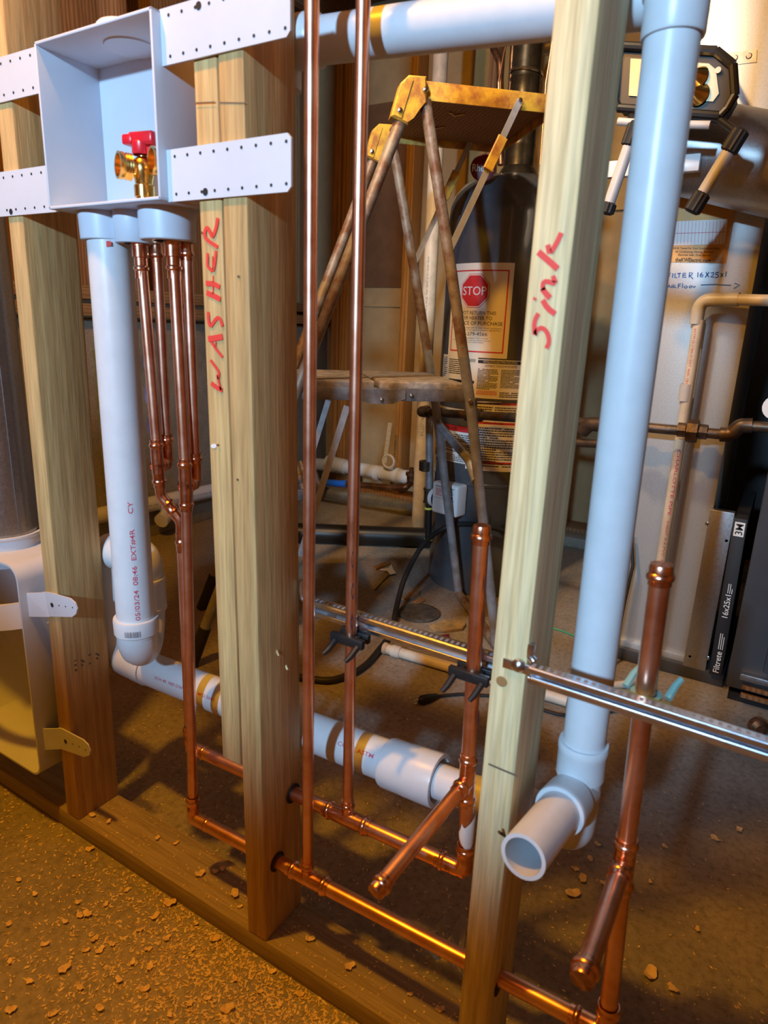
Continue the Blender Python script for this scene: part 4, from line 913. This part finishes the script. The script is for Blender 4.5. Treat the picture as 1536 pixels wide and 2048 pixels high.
run('drain_tile', [U(560, 1064, z=.045), U(870, 1076, z=.045)], .045, 'abs_black', 'thick black plastic pipe lying on the floor along the back wall', 'pipe')
hq = U(646, 958, y=2.29); run('corrugated_hose', [Vector((-1.705, 2.29, hq.z-.004)), hq], .046, 'black_rubber', 'ribbed dark hose end near the glossy waste pipe', 'hose')
run('wall_drain', [U(120, 1048, x=-1.666), U(430, 980, x=-1.666), U(520, 955, x=-1.666)], .034, 'pvc', 'white PVC pipe running along the concrete foundation wall', 'pipe')
pt = MB(); cyl_text(pt, 'WV 120 PR 2in  SDR 26   ASTM D2241   U.P. CODE ASTM', U(195, 1032, x=-1.666), U(430, 980, x=-1.666), .034, .05, .98, .2, .12, .0); pt.build('printed_text', 'print_grey', bpy.data.objects['wall_drain'], smooth=False)
run('wall_elbow', [U(334, 1014, x=-1.645), U(334, 1030, x=-1.645), U(322, 1042, x=-1.625)], .032, 'pvc', 'small white pipe stub turned down below the foundation wall pipe', 'pipe', .02)
run('copper_riser', [U(984, 30, y=1.95)+Vector((.03, 0, .55)), U(984, 30, y=1.95), U(986, 95, y=1.95), U(1000, 125, y=1.93), U(1002, 330, y=1.9)], .013, 'copper_old', 'tarnished copper pipe with an offset bend rising above the heater', 'copper pipe', .05)
run('copper_riser', [U(1018, 20, y=1.93)+Vector((.01, 0, .52)), U(1012, 330, y=1.93)], .0095, 'copper_old', 'straight thin copper tube rising beside the black flue', 'copper pipe')
run('signal_wire', [U(1030, 30, y=1.90)+Vector((.02, 0, .5)), U(1024, 55, y=1.90), U(1008, 105, y=1.88), U(997, 165, y=1.86), U(1000, 300, y=1.86)], .0035, 'copper', 'thin copper wire strung beside the flue', 'wire', .02)
run('ground_wire', [U(1110, 60, y=1.7)+Vector((.02, 0, .5)), U(1104, 90, y=1.7), U(1092, 165, y=1.7), U(1080, 330, y=1.7)], .0035, 'copper', 'thin copper wire hanging right of the flue above the ladder platform', 'wire', .02)
run('stub_duct', [U(1070, 96, y=2.3), U(1160, 88, y=2.3), U(1160, 88, y=2.3)+Vector((.05, .34, 0))], .03, 'galv_dull', 'grey duct stub beside the black flue', 'duct')
# ================================================================== DUCT PLENUM, FILTER, FURNACE
pl = thing('return_plenum', (.45, 1.4, .03), 'tall galvanised sheet metal return duct with a handwritten filter note', 'duct')
PX0, PX1, PY = .315, .555, 1.39
MB().box(((PX0+PX1)/2, PY+.30, 1.23), (PX1-PX0, .60, 2.36), bevel=.002).build('duct_body', 'galv', pl)
MB().box(((PX0+PX1)/2, PY-.004, .045), (PX1-PX0+.01, .010, .03), bevel=.001).build('bottom_flange', 'galv', pl)
sp_ = thing('supply_plenum', (.85, PY, 1.74), 'broad galvanised plenum panel above the furnace beside the return duct', 'duct')
MB().box((.885, PY+.02, 2.08), (.65, .03, .66), bevel=.002).build('plenum_panel', 'galv', sp_)
MB().box((.885, PY+.002, 1.742), (.65, .012, .012)).build('panel_flange', 'galv_dull', sp_, smooth=False)
MB().box((.885, PY+.02, 1.51), (.65, .03, .44), bevel=.002).build('plenum_panel', 'galv', sp_)
for px, py in ((1380, 1312), (1416, 1316), (1415, 1047), (1453, 1081)):
    MB().lathe(U(px, py, y=PY-.022), (0, -1, 0), [(0, .006), (.002, .006), (.003, .004), (.003, 0)], 8).build('sheet_screw', 'steel', pl)
MB().box((.580, PY-.012, .275), (.061, .026, .48), bevel=.002).build('filter_rack', 'galv_dull', pl)
MB().box((.49, PY+.225, .02), (.34, .5, .04), bevel=.003).build('base_pan', 'furnace_grey', pl)
PF = lambda px, py, e=.001: U(px, py, y=PY-e)
sk = MB().prism([PF(1338, 524), PF(1452, 527), PF(1478, 385), PF(1356, 350), PF(1352, 440)], (0, -.0006, 0)).build('service_sticker', 'sticker_orange', pl, smooth=False)
mb = MB(); mb.prism([PF(1343, 491, .002), PF(1449, 488, .002), PF(1456, 438, .002), PF(1348, 443, .002)], (0, -.0004, 0)); mb.build('sticker_table', 'paper', sk, smooth=False); MB().prism([PF(1361, 374, .002), PF(1386, 374, .002), PF(1388, 358, .002), PF(1362, 356, .002)], (0, -.0004, 0)).build('sticker_logo', 'paper', sk, smooth=False)
mb = MB()
for k in range(15): mb.ribbon([PF(1350+k*7, 442, .0028), PF(1347+k*7, 489, .0028)], .0007, (0, -1, 0))
mb.ribbon([PF(1345, 467, .0028), PF(1452, 464, .0028)], .0012, (0, -1, 0)); mb.build('sticker_lines', 'print_red', sk, smooth=False)
def plane_text(mb, s, x0, y0, x1, y1, h, bold=0.0, e=.003):
    a, b = PF(x0, y0, e), PF(x1, y1, e); up = Vector((0, 0, 1)); put_text(mb, s, lambda u, v: a.lerp(b, u)+up*(v*h), 0, 1, 0, 1, bold)
mb = MB(); plane_text(mb, 'theKWElectric.com', 1350, 523, 1420, 525, .010, .01); plane_text(mb, '24 Hr Tested For Your Comfort and Safety', 1346, 499, 1440, 500, .006); plane_text(mb, 'Air Conditioning, Heating, Plumbing', 1350, 506, 1426, 507, .006); plane_text(mb, 'Electrical, Solar, Drain Service', 1356, 512, 1420, 513, .006)
plane_text(mb, 'PRIME', 1362, 357, 1384, 357, .009, .02); mb.build('sticker_lettering', 'print_black', sk, smooth=False)
def HW(strokes): 
    mb = MB()
    for s in strokes: mb.ribbon([PF(1300+a*.1432, 340+b*.1432, .002) for a, b in s], .0022, (0, -1, 0))
    mb.build('handwriting', 'print_blue', pl, smooth=False)
HW([((290, 1440), (245, 1440), (240, 1510)), ((240, 1470), (280, 1470)), ((320, 1440), (310, 1500)), ((350, 1440), (345, 1500), (375, 1500)), ((380, 1445), (430, 1440)), ((410, 1440), (400, 1500)), ((500, 1440), (460, 1440), (455, 1495), (505, 1495)), ((458, 1468), (500, 1465)),
    ((545, 1500), (550, 1430), (595, 1440), (580, 1465), (550, 1470), (600, 1520)), ((670, 1430), (665, 1495)), ((730, 1430), (700, 1460), (700, 1490), (735, 1490), (740, 1465), (705, 1465)), ((780, 1425), (820, 1495)), ((825, 1425), (770, 1500)), ((850, 1440), (890, 1430), (890, 1455), (845, 1495), (900, 1495)), ((960, 1430), (920, 1432), (915, 1455), (950, 1465), (950, 1495), (910, 1500)), ((985, 1440), (1020, 1490)), ((1025, 1440), (980, 1495)), ((1065, 1415), (1055, 1490)),
    ((235, 1645), (265, 1595), (285, 1645)), ((245, 1625), (280, 1620)), ((305, 1605), (300, 1645)), ((320, 1645), (325, 1600), (355, 1610), (325, 1625), (365, 1645)), ((390, 1650), (395, 1590), (430, 1588)), ((392, 1618), (425, 1615)), ((455, 1580), (450, 1645)), ((490, 1615), (475, 1635), (495, 1650), (525, 1630), (500, 1612)), ((560, 1615), (545, 1635), (565, 1648), (590, 1625), (565, 1612)), ((600, 1615), (610, 1645), (635, 1620)),
    ((710, 1605), (900, 1598), (1130, 1610)), ((1180, 1580), (1250, 1605), (1170, 1655))])
fl = thing('furnace_filter', (.63, 1.34, .05), 'black-edged furnace filter slid into the slot beside the furnace', 'filter')
FT, FB = U(1482, 1038, y=1.345), U(1430, 1350, y=1.345); FW = .0165
MB().hexa([(FB.x-FW, 1.345, FB.z), (FB.x+FW, 1.345, FB.z), (FB.x+FW, 1.75, FB.z), (FB.x-FW, 1.75, FB.z), (FT.x-FW, 1.345, FT.z), (FT.x+FW, 1.345, FT.z), (FT.x+FW, 1.75, FT.z), (FT.x-FW, 1.75, FT.z)], bevel=.001).build('filter_body', 'print_black', fl)
FA = lambda t, s: Vector((lerp(FB.x, FT.x, t)+s*FW, 1.3435, lerp(FB.z, FT.z, t)))
MB().quad([FA(.895, -.75), FA(.895, .75), FA(.98, .75), FA(.98, -.75)]).build('logo_panel', 'paper', fl, smooth=False)
mb = MB(); put_text(mb, 'Filtrete', lambda u, v: FA(u, v), .02, .16, .5, -.45, .008); mb.build('filter_lettering', 'paper', fl, smooth=False)
mb = MB(); put_text(mb, '16x25x1', lambda u, v: FA(u, v), .385, .53, .45, -.45, .008); mb.build('filter_lettering', 'paper', fl, smooth=False)
mb = MB()
for a, b, s in ((.175, .26, .5), (.175, .28, .2), (.175, .28, -.1), (.54, .57, .5), (.54, .6, .2), (.54, .6, -.1)): mb.quad([FA(a, s), FA(a, s-.10), FA(b, s-.10), FA(b, s)])
mb.build('filter_stripes', 'paper', fl, smooth=False)['kind'] = 'stuff'
mb = MB(); put_text(mb, '3M', lambda u, v: FA(u, v)+Vector((0, -.0006, 0)), .905, .97, .55, -.55, .012); mb.build('filter_lettering', 'print_black', fl, smooth=False)
fu = thing('furnace', (1.0, 1.6, 0), 'dark grey furnace cabinet standing on the floor beside the filter slot', 'furnace')
FX = .668
MB().box((FX+.33, 1.66, .66), (.66, .72, 1.24), bevel=.006).build('cabinet', 'furnace_grey', fu)
MB().box((FX+.36, 1.295, .36), (.56, .016, .50), bevel=.006).build('lower_door', 'furnace_grey', fu)
MB().box((FX+.36, 1.295, .93), (.56, .016, .56), bevel=.006).build('upper_door', 'furnace_grey', fu)
MB().box((FX+.34, 1.292, .088), (.62, .024, .018), bevel=.002).build('door_sill', 'galv_dull', fu)
for z in (.055, .030): MB().box((FX+.34, 1.295, z), (.60, .012, .012), bevel=.001).build('louvre', 'wood_dark', fu)
MB().box((FX+.33, 1.66, .01), (.64, .70, .03)).build('base', 'black_plastic', fu, smooth=False)
MB().box((FX+.035, 1.292, .615), (.010, .010, .012)).build('door_latch', 'black_plastic', fu, smooth=False)
mb = MB(); mb.lathe(U(1552, 815, y=1.288), (0, -1, 0), [(0, .03), (.004, .03), (.004, 0)], 20); tag(mb.build('round_tag', 'paper'), 'pale round tag stuck on the upper furnace door', 'tag')
MB().box((.80, 2.52, 1.2), (.8, .03, 2.3)).build('shade_board', 'abs_black', wb, smooth=False)  # black sheet standing in for the shade behind furnace and duct
# condensate line
cp = thing('condensate_line', U(1330, 1290, y=1.33), 'cream plastic condensate pipe with elbow strapped along the metal duct', 'pipe')
c0, c1_, c2_, c3_ = U(1284, 1368, y=1.345), U(1398, 640, y=1.345), U(1398, 598, y=1.345), U(1570, 602, y=1.30)
c0 = c1_+(c0-c1_)*((c1_.z-.001)/(c1_.z-c0.z)) if c0.z < .001 else c0
RCd = .0138
MB().tube([c0, c1_], RCd, 20).build('pipe', 'cpvc', cp); MB().tube([U(1470, 599, y=1.33), c3_], RCd, 20).build('pipe', 'cpvc', cp)
MB().tube(fillet([U(1392, 648, y=1.345), U(1400, 600, y=1.345), U(1478, 599, y=1.33)], .03, 8), RCd*1.22, 20).build('elbow', 'pvc_grey', cp)
MB().lathe(U(1374, 768, y=1.345), c0-c1_, [(0, RCd), (0, RCd*1.22), (.045, RCd*1.22), (.045, RCd)], 20).build('coupling', 'pvc_grey', cp)
ptext(cp, 'red_print', 'print_red', 'CHARLOTTE PIPE', c1_, c0, RCd, .335, .520, -.1, .28, .01); ptext(cp, 'red_print', 'print_red', '04007 3/4 PVC 1120 SCH 40', c1_, c0, RCd, .535, .74, -.1, .2); ptext(cp, 'red_print', 'print_red', 'ASTM D-1785-D EXT 460L 18:04', c1_, c0, RCd, .02, .17, .4, .2)
# round branch duct, white angle, work light
rd = thing('branch_duct', U(1450, 300, y=1.20), 'round galvanised branch duct running right in front of the return duct', 'duct')
ra, rb = U(1325, 285, y=1.286), U(1600, 344, y=1.286); MB().tube(sub(ra, rb, 4), .1045, 40).build('duct_pipe', 'galv_dull', rd)
ta_, tb_ = U(1205, 331, y=1.171), U(1399, 337, y=1.171); tag(MB().box((ta_+tb_)/2, (tb_.x-ta_.x, .022, .036), bevel=.002).build('trim_angle', 'white_gloss'), 'white metal angle fixed across the branch duct above the orange sticker', 'trim')
wk = thing('work_light', U(1340, 235, y=1.05), 'black twin work light with reflector hung from a metal strap on the duct', 'work light')
YW = 1.05
hexo = [(1240, 92), (1432, 102), (1466, 130), (1470, 190), (1454, 218), (1440, 232), (1236, 216), (1228, 200), (1234, 110)]
hexi = [(1262, 118), (1418, 128), (1432, 140), (1438, 188), (1426, 204), (1258, 192)]
mb = MB(); mb.prism([U(a, b, y=YW) for a, b in hexo], (0, .07, 0), bevel=.006); mb.build('housing', 'black_plastic', wk)
MB().prism([U(a, b, y=YW-.001) for a, b in hexi], (0, -.003, 0)).build('reflector', 'reflector', wk, smooth=False)
for a, b in ((1396, 155), (1398, 190)): MB().lathe(U(a, b, y=YW-.003), (-.4, -1, .2), [(0, .022), (.028, .004), (.028, 0)], 20).build('bulb_cone', 'brass', wk)
mb = MB()
for i in range(len(hexo)):
    a, b = hexo[i], hexo[(i+1) % len(hexo)]; mb.tube([U(*a, y=YW-.006), U(*b, y=YW-.006)], .009, 10)
mb.build('rim', 'black_plastic', wk)
mb = MB(); q = U(1436, 140, y=YW-.0075); mb.lathe(q, (0, -1, 0), [(0, .006), (.0005, .006), (.0005, 0)], 12); mb.build('paint_fleck', 'paper_cream', wk)
YST = PY-.002
MB().prism([U(1440, 108, y=YST), U(1514, 98, y=YST), U(1513, 124, y=YST), U(1444, 132, y=YST)], (0, .006, 0)).build('hanging_strap', 'zinc', wk)
MB().tube([U(1424, 126, y=YW+.065), U(1446, 120, y=YST)], .007, 10).build('strap_arm', 'zinc', wk)
for a, b in ((1470, 116), (1498, 112)): MB().lathe(U(a, b, y=YST), (0, -1, 0), [(0, .007), (.003, .005), (.003, 0)], 10).build('screw', 'steel', wk)
def grip(a, b, e0, e1):
    A, B = U(*a, y=YW-.05), U(*b, y=YW-.05); MB().tube([A, B], .0125, 18).build('stand_tube', 'pvc_grey', wk)
    for s, t in ((0, e0), (1-e1, 1)):
        if t-s <= 0: continue
        mb = MB(); P, Q = A.lerp(B, s), A.lerp(B, t); L = (Q-P).length; x, y, d = mb.frame(Q-P); n = 24; rings = []
        vs = []; 
        for tt, rr in ((-.004, .012), (0, .0175), (L, .0175), (L+.004, .012)):
            for k in range(n): an = 2*math.pi*k/n; r2 = rr*(1.0 if k % 2 else .90); vs.append(P+d*tt+(x*math.cos(an)+y*math.sin(an))*r2)
        fs = [(j*n+k, j*n+(k+1) % n, (j+1)*n+(k+1) % n, (j+1)*n+k) for j in range(3) for k in range(n)]; fs += [tuple(range(n))[::-1], tuple(3*n+k for k in range(n))]
        mb.raw(vs, fs).build('rubber_grip', 'black_rubber', wk, angle=20)
grip((1482, 262), (1384, 422), .24, .22); grip((1272, 250), (1212, 425), .22, .10)
MB().tube([U(1236, 243, y=YW-.03), U(1300, 248, y=YW-.03), U(1420, 250, y=YW-.03)], .008, 12).build('stand_bar', 'pvc_grey', wk)
MB().tube([U(1310, 225, y=YW+.02), U(1300, 250, y=YW-.03)], .008, 12).build('stand_bracket', 'black_plastic', wk)
MB().tube([U(1420, 225, y=YW+.02), U(1478, 268, y=YW-.05)], .007, 12).build('stand_bracket', 'black_plastic', wk)
MB().tube([U(1262, 222, y=YW+.02), U(1268, 258, y=YW-.05)], .009, 12).build('stand_bracket', 'black_plastic', wk)
# ================================================================== THINGS ON THE FLOOR
def cable(name, pts, r, m_, label, cat):
    P = [Vector(p) for p in pts]; out = []
    for i in range(len(P)-1):
        p0 = P[max(i-1, 0)]; p1 = P[i]; p2 = P[i+1]; p3 = P[min(i+2, len(P)-1)]
        for k in range(8):
            t = k/8; out.append(.5*((2*p1)+(p2-p0)*t+(2*p0-5*p1+4*p2-p3)*t*t+(3*p1-p0-3*p2+p3)*t**3))
    out.append(P[-1]); return tag(MB().tube(out, r, 12).build(name, m_), label, cat)
a0_, z0_ = UC(1005, 1052, HC, HR); hs = HP(a0_, z0_-.01, .03)
fl_ = [U(783, 1262, z=.0115), U(758, 1300, z=.0115), U(725, 1335, z=.0115), U(680, 1356, z=.0115), U(640, 1360, z=.0115), U(560, 1345, z=.0115), U(520, 1318, z=.0115)]
cable('garden_hose', [hs, HP(UC(960, 1040, HC, HR)[0], z0_+.01, .035), UP(900, 1052, hs+Vector((-.1, -.04, 0)), (0, 1, 0)), UP(850, 1085, hs+Vector((-.15, -.12, 0)), (0, 1, 0)), UP(812, 1150, hs+Vector((-.2, -.24, 0)), (0, 1, 0)), UP(794, 1210, hs+Vector((-.2, -.33, 0)), (0, 1, 0))]+fl_, .0095, 'black_rubber', 'thick black hose looping from the heater drain down to the floor', 'hose')
pk = thing('power_cord', U(850, 1396, z=0), 'black power cord with its plug lying on the concrete floor', 'cord')
P = [U(878, 1392, z=.006), U(920, 1388, z=.006), U(990, 1392, z=.006), U(1060, 1412, z=.006), U(1120, 1430, z=.006), U(1180, 1430, z=.006), U(1240, 1420, z=.006)]
MB().tube(fillet(P, .05, 4), .0045, 10).build('cable', 'black_rubber', pk)
q0, q1 = U(838, 1402, z=.012), U(872, 1392, z=.010); mb = MB(); mb.tube([q0, q0.lerp(q1, .15), q0.lerp(q1, .55), q1, q1.lerp(P[0], .9)], [.008, .013, .012, .007, .0048], 14); mb.build('plug', 'black_plastic', pk)
for s in (-1, 1): d_ = (q0-q1).normalized(); MB().box(q0+d_*.008+Vector((0, 0, s*.005)), (.016, .005, .0015), R=d_.to_track_quat('X', 'Z').to_matrix()).build('prong', 'brass', pk)
fp = thing('floor_conduit', U(850, 1318, z=0), 'dirty cream plastic pipe lying across the floor under the bracket', 'pipe')
A, B = U(768, 1296, z=.017), U(1135, 1402, z=.017); MB().pipe_wall(A, B, .0155, .013, 24).build('pipe', 'pvc_old', fp)
MB().lathe(U(785, 1301, z=.017), B-A, [(0, .016), (0, .0185), (.028, .0185), (.028, .016)], 22).build('collar', 'cpvc', fp)
MB().lathe(A, B-A, [(0, .013), (0, .0185), (.012, .0185), (.012, .0155)], 22).build('collar', 'cpvc', fp)
cq = U(838, 1228, z=0); tag(MB().lathe(cq, (0, 0, 1), [(0, .074), (.007, .074), (.009, .071), (.009, .060), (.0075, .058), (.0075, 0)], 40).build('floor_cleanout_cover', 'iron_cover'), 'round dark iron cover set in the floor near the hose', 'cover')
def slab(name, px, h, m_, label, cat, z=0, bev=.002):
    P = [U(a, b, z=z) for a, b in px]; o = MB().prism([p for p in P], (0, 0, h), bevel=bev).build(name, m_, angle=20); return tag(o, label, cat)
slab('stone_slab', ((858, 1258), (885, 1246), (925, 1244), (932, 1252), (925, 1262), (890, 1266), (866, 1266)), .012, 'stone_tan', 'flat tan broken slab beside the round floor cover', 'stone')
slab('wood_scrap', ((795, 1203), (818, 1188), (840, 1184), (838, 1192), (818, 1200)), .008, 'wood_beam', 'thin grey wood scrap lying by the hose', 'wood scrap', bev=.001)
slab('wood_scrap', ((822, 1206), (842, 1197), (850, 1203), (838, 1210)), .006, 'wood_beam', 'small grey wood scrap next to the round floor cover', 'wood scrap', bev=.001)
slab('wood_scrap', ((745, 1136), (770, 1127), (782, 1129), (752, 1141)), .008, 'wood_beam', 'brown splintered wood scrap under the torn white wrapper', 'wood scrap', bev=.001)
slab('brick_chip', ((874, 1276), (898, 1272), (900, 1284), (876, 1282)), .010, 'badge_red', 'small reddish brick chip lying before the tan slab', 'brick chip', bev=.002)
slab('paper_scrap', ((760, 1140), (778, 1137), (782, 1129), (786, 1140), (792, 1147), (780, 1150), (774, 1142)), .004, 'paper', 'torn white wrapper scrap on the floor before the black pipe', 'paper', z=.008, bev=.0006)
tag(MB().tube([U(750, 1180, z=.003), U(766, 1162, z=.003), U(779, 1150, z=.003)], .003, 6).build('twig', 'iron_cover'), 'thin dark stick lying on the floor below the white wrapper', 'stick')
tag(MB().tube([U(1104, 1256, z=.004), U(1125, 1262, z=.004), U(1150, 1272, z=.004)], .0025, 6).build('green_string', 'green_wire'), 'bright green string on the floor behind the pale stud', 'string')
run('floor_cable', [U(1262, 1060, y=1.36), U(1266, 1130, y=1.35), U(1250, 1200, y=1.34), U(1232, 1290, y=1.33), U(1222, 1330, z=.006)], .005, 'black_rubber', 'thin black cable hanging down the left edge of the return duct', 'cable', .05)
run('pvc_offcut', [U(1300, 1352, z=.012), U(1252, 1368, z=.012), U(1205, 1372, z=.012)], .010, 'pvc_old', 'short pale pipe offcut on the floor behind the front bracket', 'pipe')
tag(MB().lathe(U(1512, 1450, z=.019), (.3, -.6, .05), [(0, 0), (0, .022), (.02, .024), (.03, .015), (.03, 0)], 14).build('dark_cap', 'copper_old'), 'small dark brown plug lying on the floor before the furnace', 'cap')
# crumpled clear film
rng = random.Random(11); mb = MB(); c = U(905, 1905, z=.02); n = 9; vs = []; fs = []
for i in range(n):
    for j in range(n): vs.append(c+Vector(((i/(n-1)-.5)*.085, (j/(n-1)-.5)*.065, rng.uniform(-.018, .03))))
for i in range(n-1):
    for j in range(n-1): fs.append((i*n+j, i*n+j+1, (i+1)*n+j+1, (i+1)*n+j))
tag(mb.raw(vs, fs).build('plastic_bag', 'clear_film', angle=10), 'crumpled clear plastic bag on the floor behind the bottom plate', 'plastic bag')
# curled wood chips, one by one
chipm = []
for k in range(6):
    mb = MB(); r = random.Random(k); L = r.uniform(.006, .010); vs = []; fs = []; n = 5
    for i in range(n+1):
        t = i/n; w_ = (.5+.5*math.sin(t*3.0+.2))*L*r.uniform(.5, .8); z = .0012+L*.42*abs(math.sin((t-.45)*r.uniform(1.8, 3.2)))
        for s in (-1, 1): vs.append(((t-.5)*2*L+r.uniform(-.1, .1)*L, s*w_+r.uniform(-.1, .1)*L, z+r.uniform(0, .15)*L))
    m_ = len(vs); vs += [(x, y, z+.0008) for x, y, z in vs]
    for i in range(n): fs += [(2*i, 2*i+1, 2*i+3, 2*i+2), (m_+2*i, m_+2*i+2, m_+2*i+3, m_+2*i+1), (2*i, 2*i+2, m_+2*i+2, m_+2*i), (2*i+1, m_+2*i+1, m_+2*i+3, 2*i+3)]
    fs += [(0, m_, m_+1, 1), (2*n, 2*n+1, m_+2*n+1, m_+2*n)]
    o = mb.raw(vs, fs).build('wood_chip', 'chip_wood'); chipm.append(o.data); bpy.data.objects.remove(o)
spots = [(250, 1717), (298, 1732), (180, 1700), (155, 1807), (212, 1810), (254, 1782), (175, 1830), (130, 1845), (160, 1833), (280, 1862), (190, 1880), (172, 1902), (18, 1850), (20, 1925), (200, 1902), (224, 1890), (297, 1900), (310, 1835), (335, 1878), (386, 1900), (200, 2018), (160, 1978), (238, 1962), (415, 1998), (300, 1936), (266, 1926), (340, 1808), (365, 1820), (392, 1848), (430, 1880), (470, 1960), (520, 1985), (455, 2020), (380, 2010), (560, 2010), (90, 1890), (38, 1762), (70, 1790), (395, 1740), (445, 1772), (490, 1800), (105, 2030), (22, 2022), (340, 2032), (600, 1990), (470, 1900), (545, 1945), (290, 1980), (130, 1940), (60, 1965)]
for i, (px, py) in enumerate(spots):
    o = bpy.data.objects.new('wood_chip', chipm[i % 6]); COL.objects.link(o); o.location = U(px, py, z=.0003); s = random.uniform(.55, 1.0); o.scale = (s, s, s); o.rotation_euler = (0, 0, random.uniform(0, 6.28))
    tag(o, 'curled wood shaving lying loose on the concrete floor before the bottom plate', 'wood chip', 'wood shavings before the bottom plate')
for i, (px, py) in enumerate([(185, 1632), (218, 1645), (315, 1678), (352, 1688), (400, 1750), (430, 1745), (470, 1790), (480, 1815), (445, 1740), (620, 1880), (700, 1935), (820, 1990), (880, 2020)]):
    q = U(px, py, z=.038)
    if 0 < q.y < .089:
        o = bpy.data.objects.new('wood_chip', chipm[(i+2) % 6]); COL.objects.link(o); o.location = q+Vector((0, 0, .0002)); s = random.uniform(.6, .95); o.scale = (s, s, s); o.rotation_euler = (0, 0, random.uniform(0, 6.28))
        tag(o, 'curled wood shaving lying on top of the bottom plate', 'wood chip', 'wood shavings on the bottom plate')
for i, (px, py) in enumerate([(1150, 1740), (1165, 1760), (1210, 1770), (1250, 1790), (1195, 1690), (1330, 1695), (1300, 1765), (1145, 1790), (1395, 1860), (1180, 1720), (1478, 1662), (1430, 1680), (1345, 1980), (1300, 1950)]):
    o = bpy.data.objects.new('wood_chip', chipm[(i+1) % 6]); COL.objects.link(o); o.location = U(px, py, z=.0003); s = random.uniform(.7, 1.3); o.scale = (s, s, s); o.rotation_euler = (0, 0, random.uniform(0, 6.28))
    tag(o, 'dusty wood shaving on the dark floor behind the wall frame', 'wood chip', 'wood shavings behind the wall frame')
# fine sawdust: nobody could count it
def dust(name, label, n, pick, smin, smax, z):
    r = random.Random(len(name)+n); vs = []; fs = []
    for k in range(n):
        p = pick(r)
        if p is None: continue
        a = r.uniform(0, 6.28); L = r.uniform(smin, smax); w_ = L*r.uniform(.18, .5); d_ = Vector((math.cos(a), math.sin(a), 0)); s_ = Vector((-d_.y, d_.x, 0)); t = Vector((0, 0, r.uniform(0, .5)*L)); i = len(vs); zz = Vector((0, 0, z+r.uniform(.0002, .0010)))
        vs += [p+zz-d_*L+t, p+zz+s_*w_, p+zz+d_*L+t*.4, p+zz-s_*w_+t*.3]; fs += [(i, i+1, i+2), (i, i+2, i+3)]
    o = MB().raw(vs, fs).build(name, 'sawdust', smooth=False, recalc=False); tag(o, label, 'sawdust', kind='stuff')
def front(r):
    x = r.uniform(-1.0, 1.0); y = -abs(r.gauss(0, .16)); 
    dens = math.exp(-((x-.20)/.30)**2)+.09
    return Vector((x, y-.002, 0)) if r.random() < dens else None
def onplate(r):
    x = r.uniform(-.33, .9); y = r.uniform(.002, .088); d = .35+.65*math.exp(-((x-.05)/.10)**2)*(y/.089)
    return Vector((x, y, .038)) if r.random() < d*.6 else None
def behind(r):
    x = r.uniform(-.6, 1.0); y = .095+abs(r.gauss(0, .35)); return Vector((x, y, 0)) if r.random() < .5 and y < .89 else None
def far(r):
    x = r.uniform(-.9, .4); y = r.uniform(.9, 2.0)
    ta, tb = U(560, 1064, z=.045), U(870, 1076, z=.045); td = (tb-ta).normalized(); off = Vector((x, y, .045))-ta; off -= td*off.dot(td)
    if math.hypot(x-HC[0], y-HC[1]) < HR+.008 or off.length < .056: return None
    return Vector((x, y, 0)) if r.random() < .6 else None
dust('sawdust', 'scattered yellow sawdust on the floor in front of the bottom plate', 34000, front, .0010, .0048, 0)
dust('plate_sawdust', 'fine sawdust strewn along the top of the bottom plate', 3000, onplate, .0008, .0032, 0)
dust('floor_litter', 'brown sawdust and grit on the floor behind the wall frame', 3500, behind, .0010, .0045, 0)
dust('floor_grit', 'pale grit scattered on the floor around the water heater', 1800, far, .0010, .0035, 0)
for o in list(bpy.data.objects):
    if o.name.split('.')[0] in ('label_lettering', 'control_lettering', 'handwriting', 'sticker_lines', 'sticker_lettering', 'barcode', 'grade_stamp', 'strap_holes', 'heat_marks', 'slot'): o['kind'] = 'stuff'
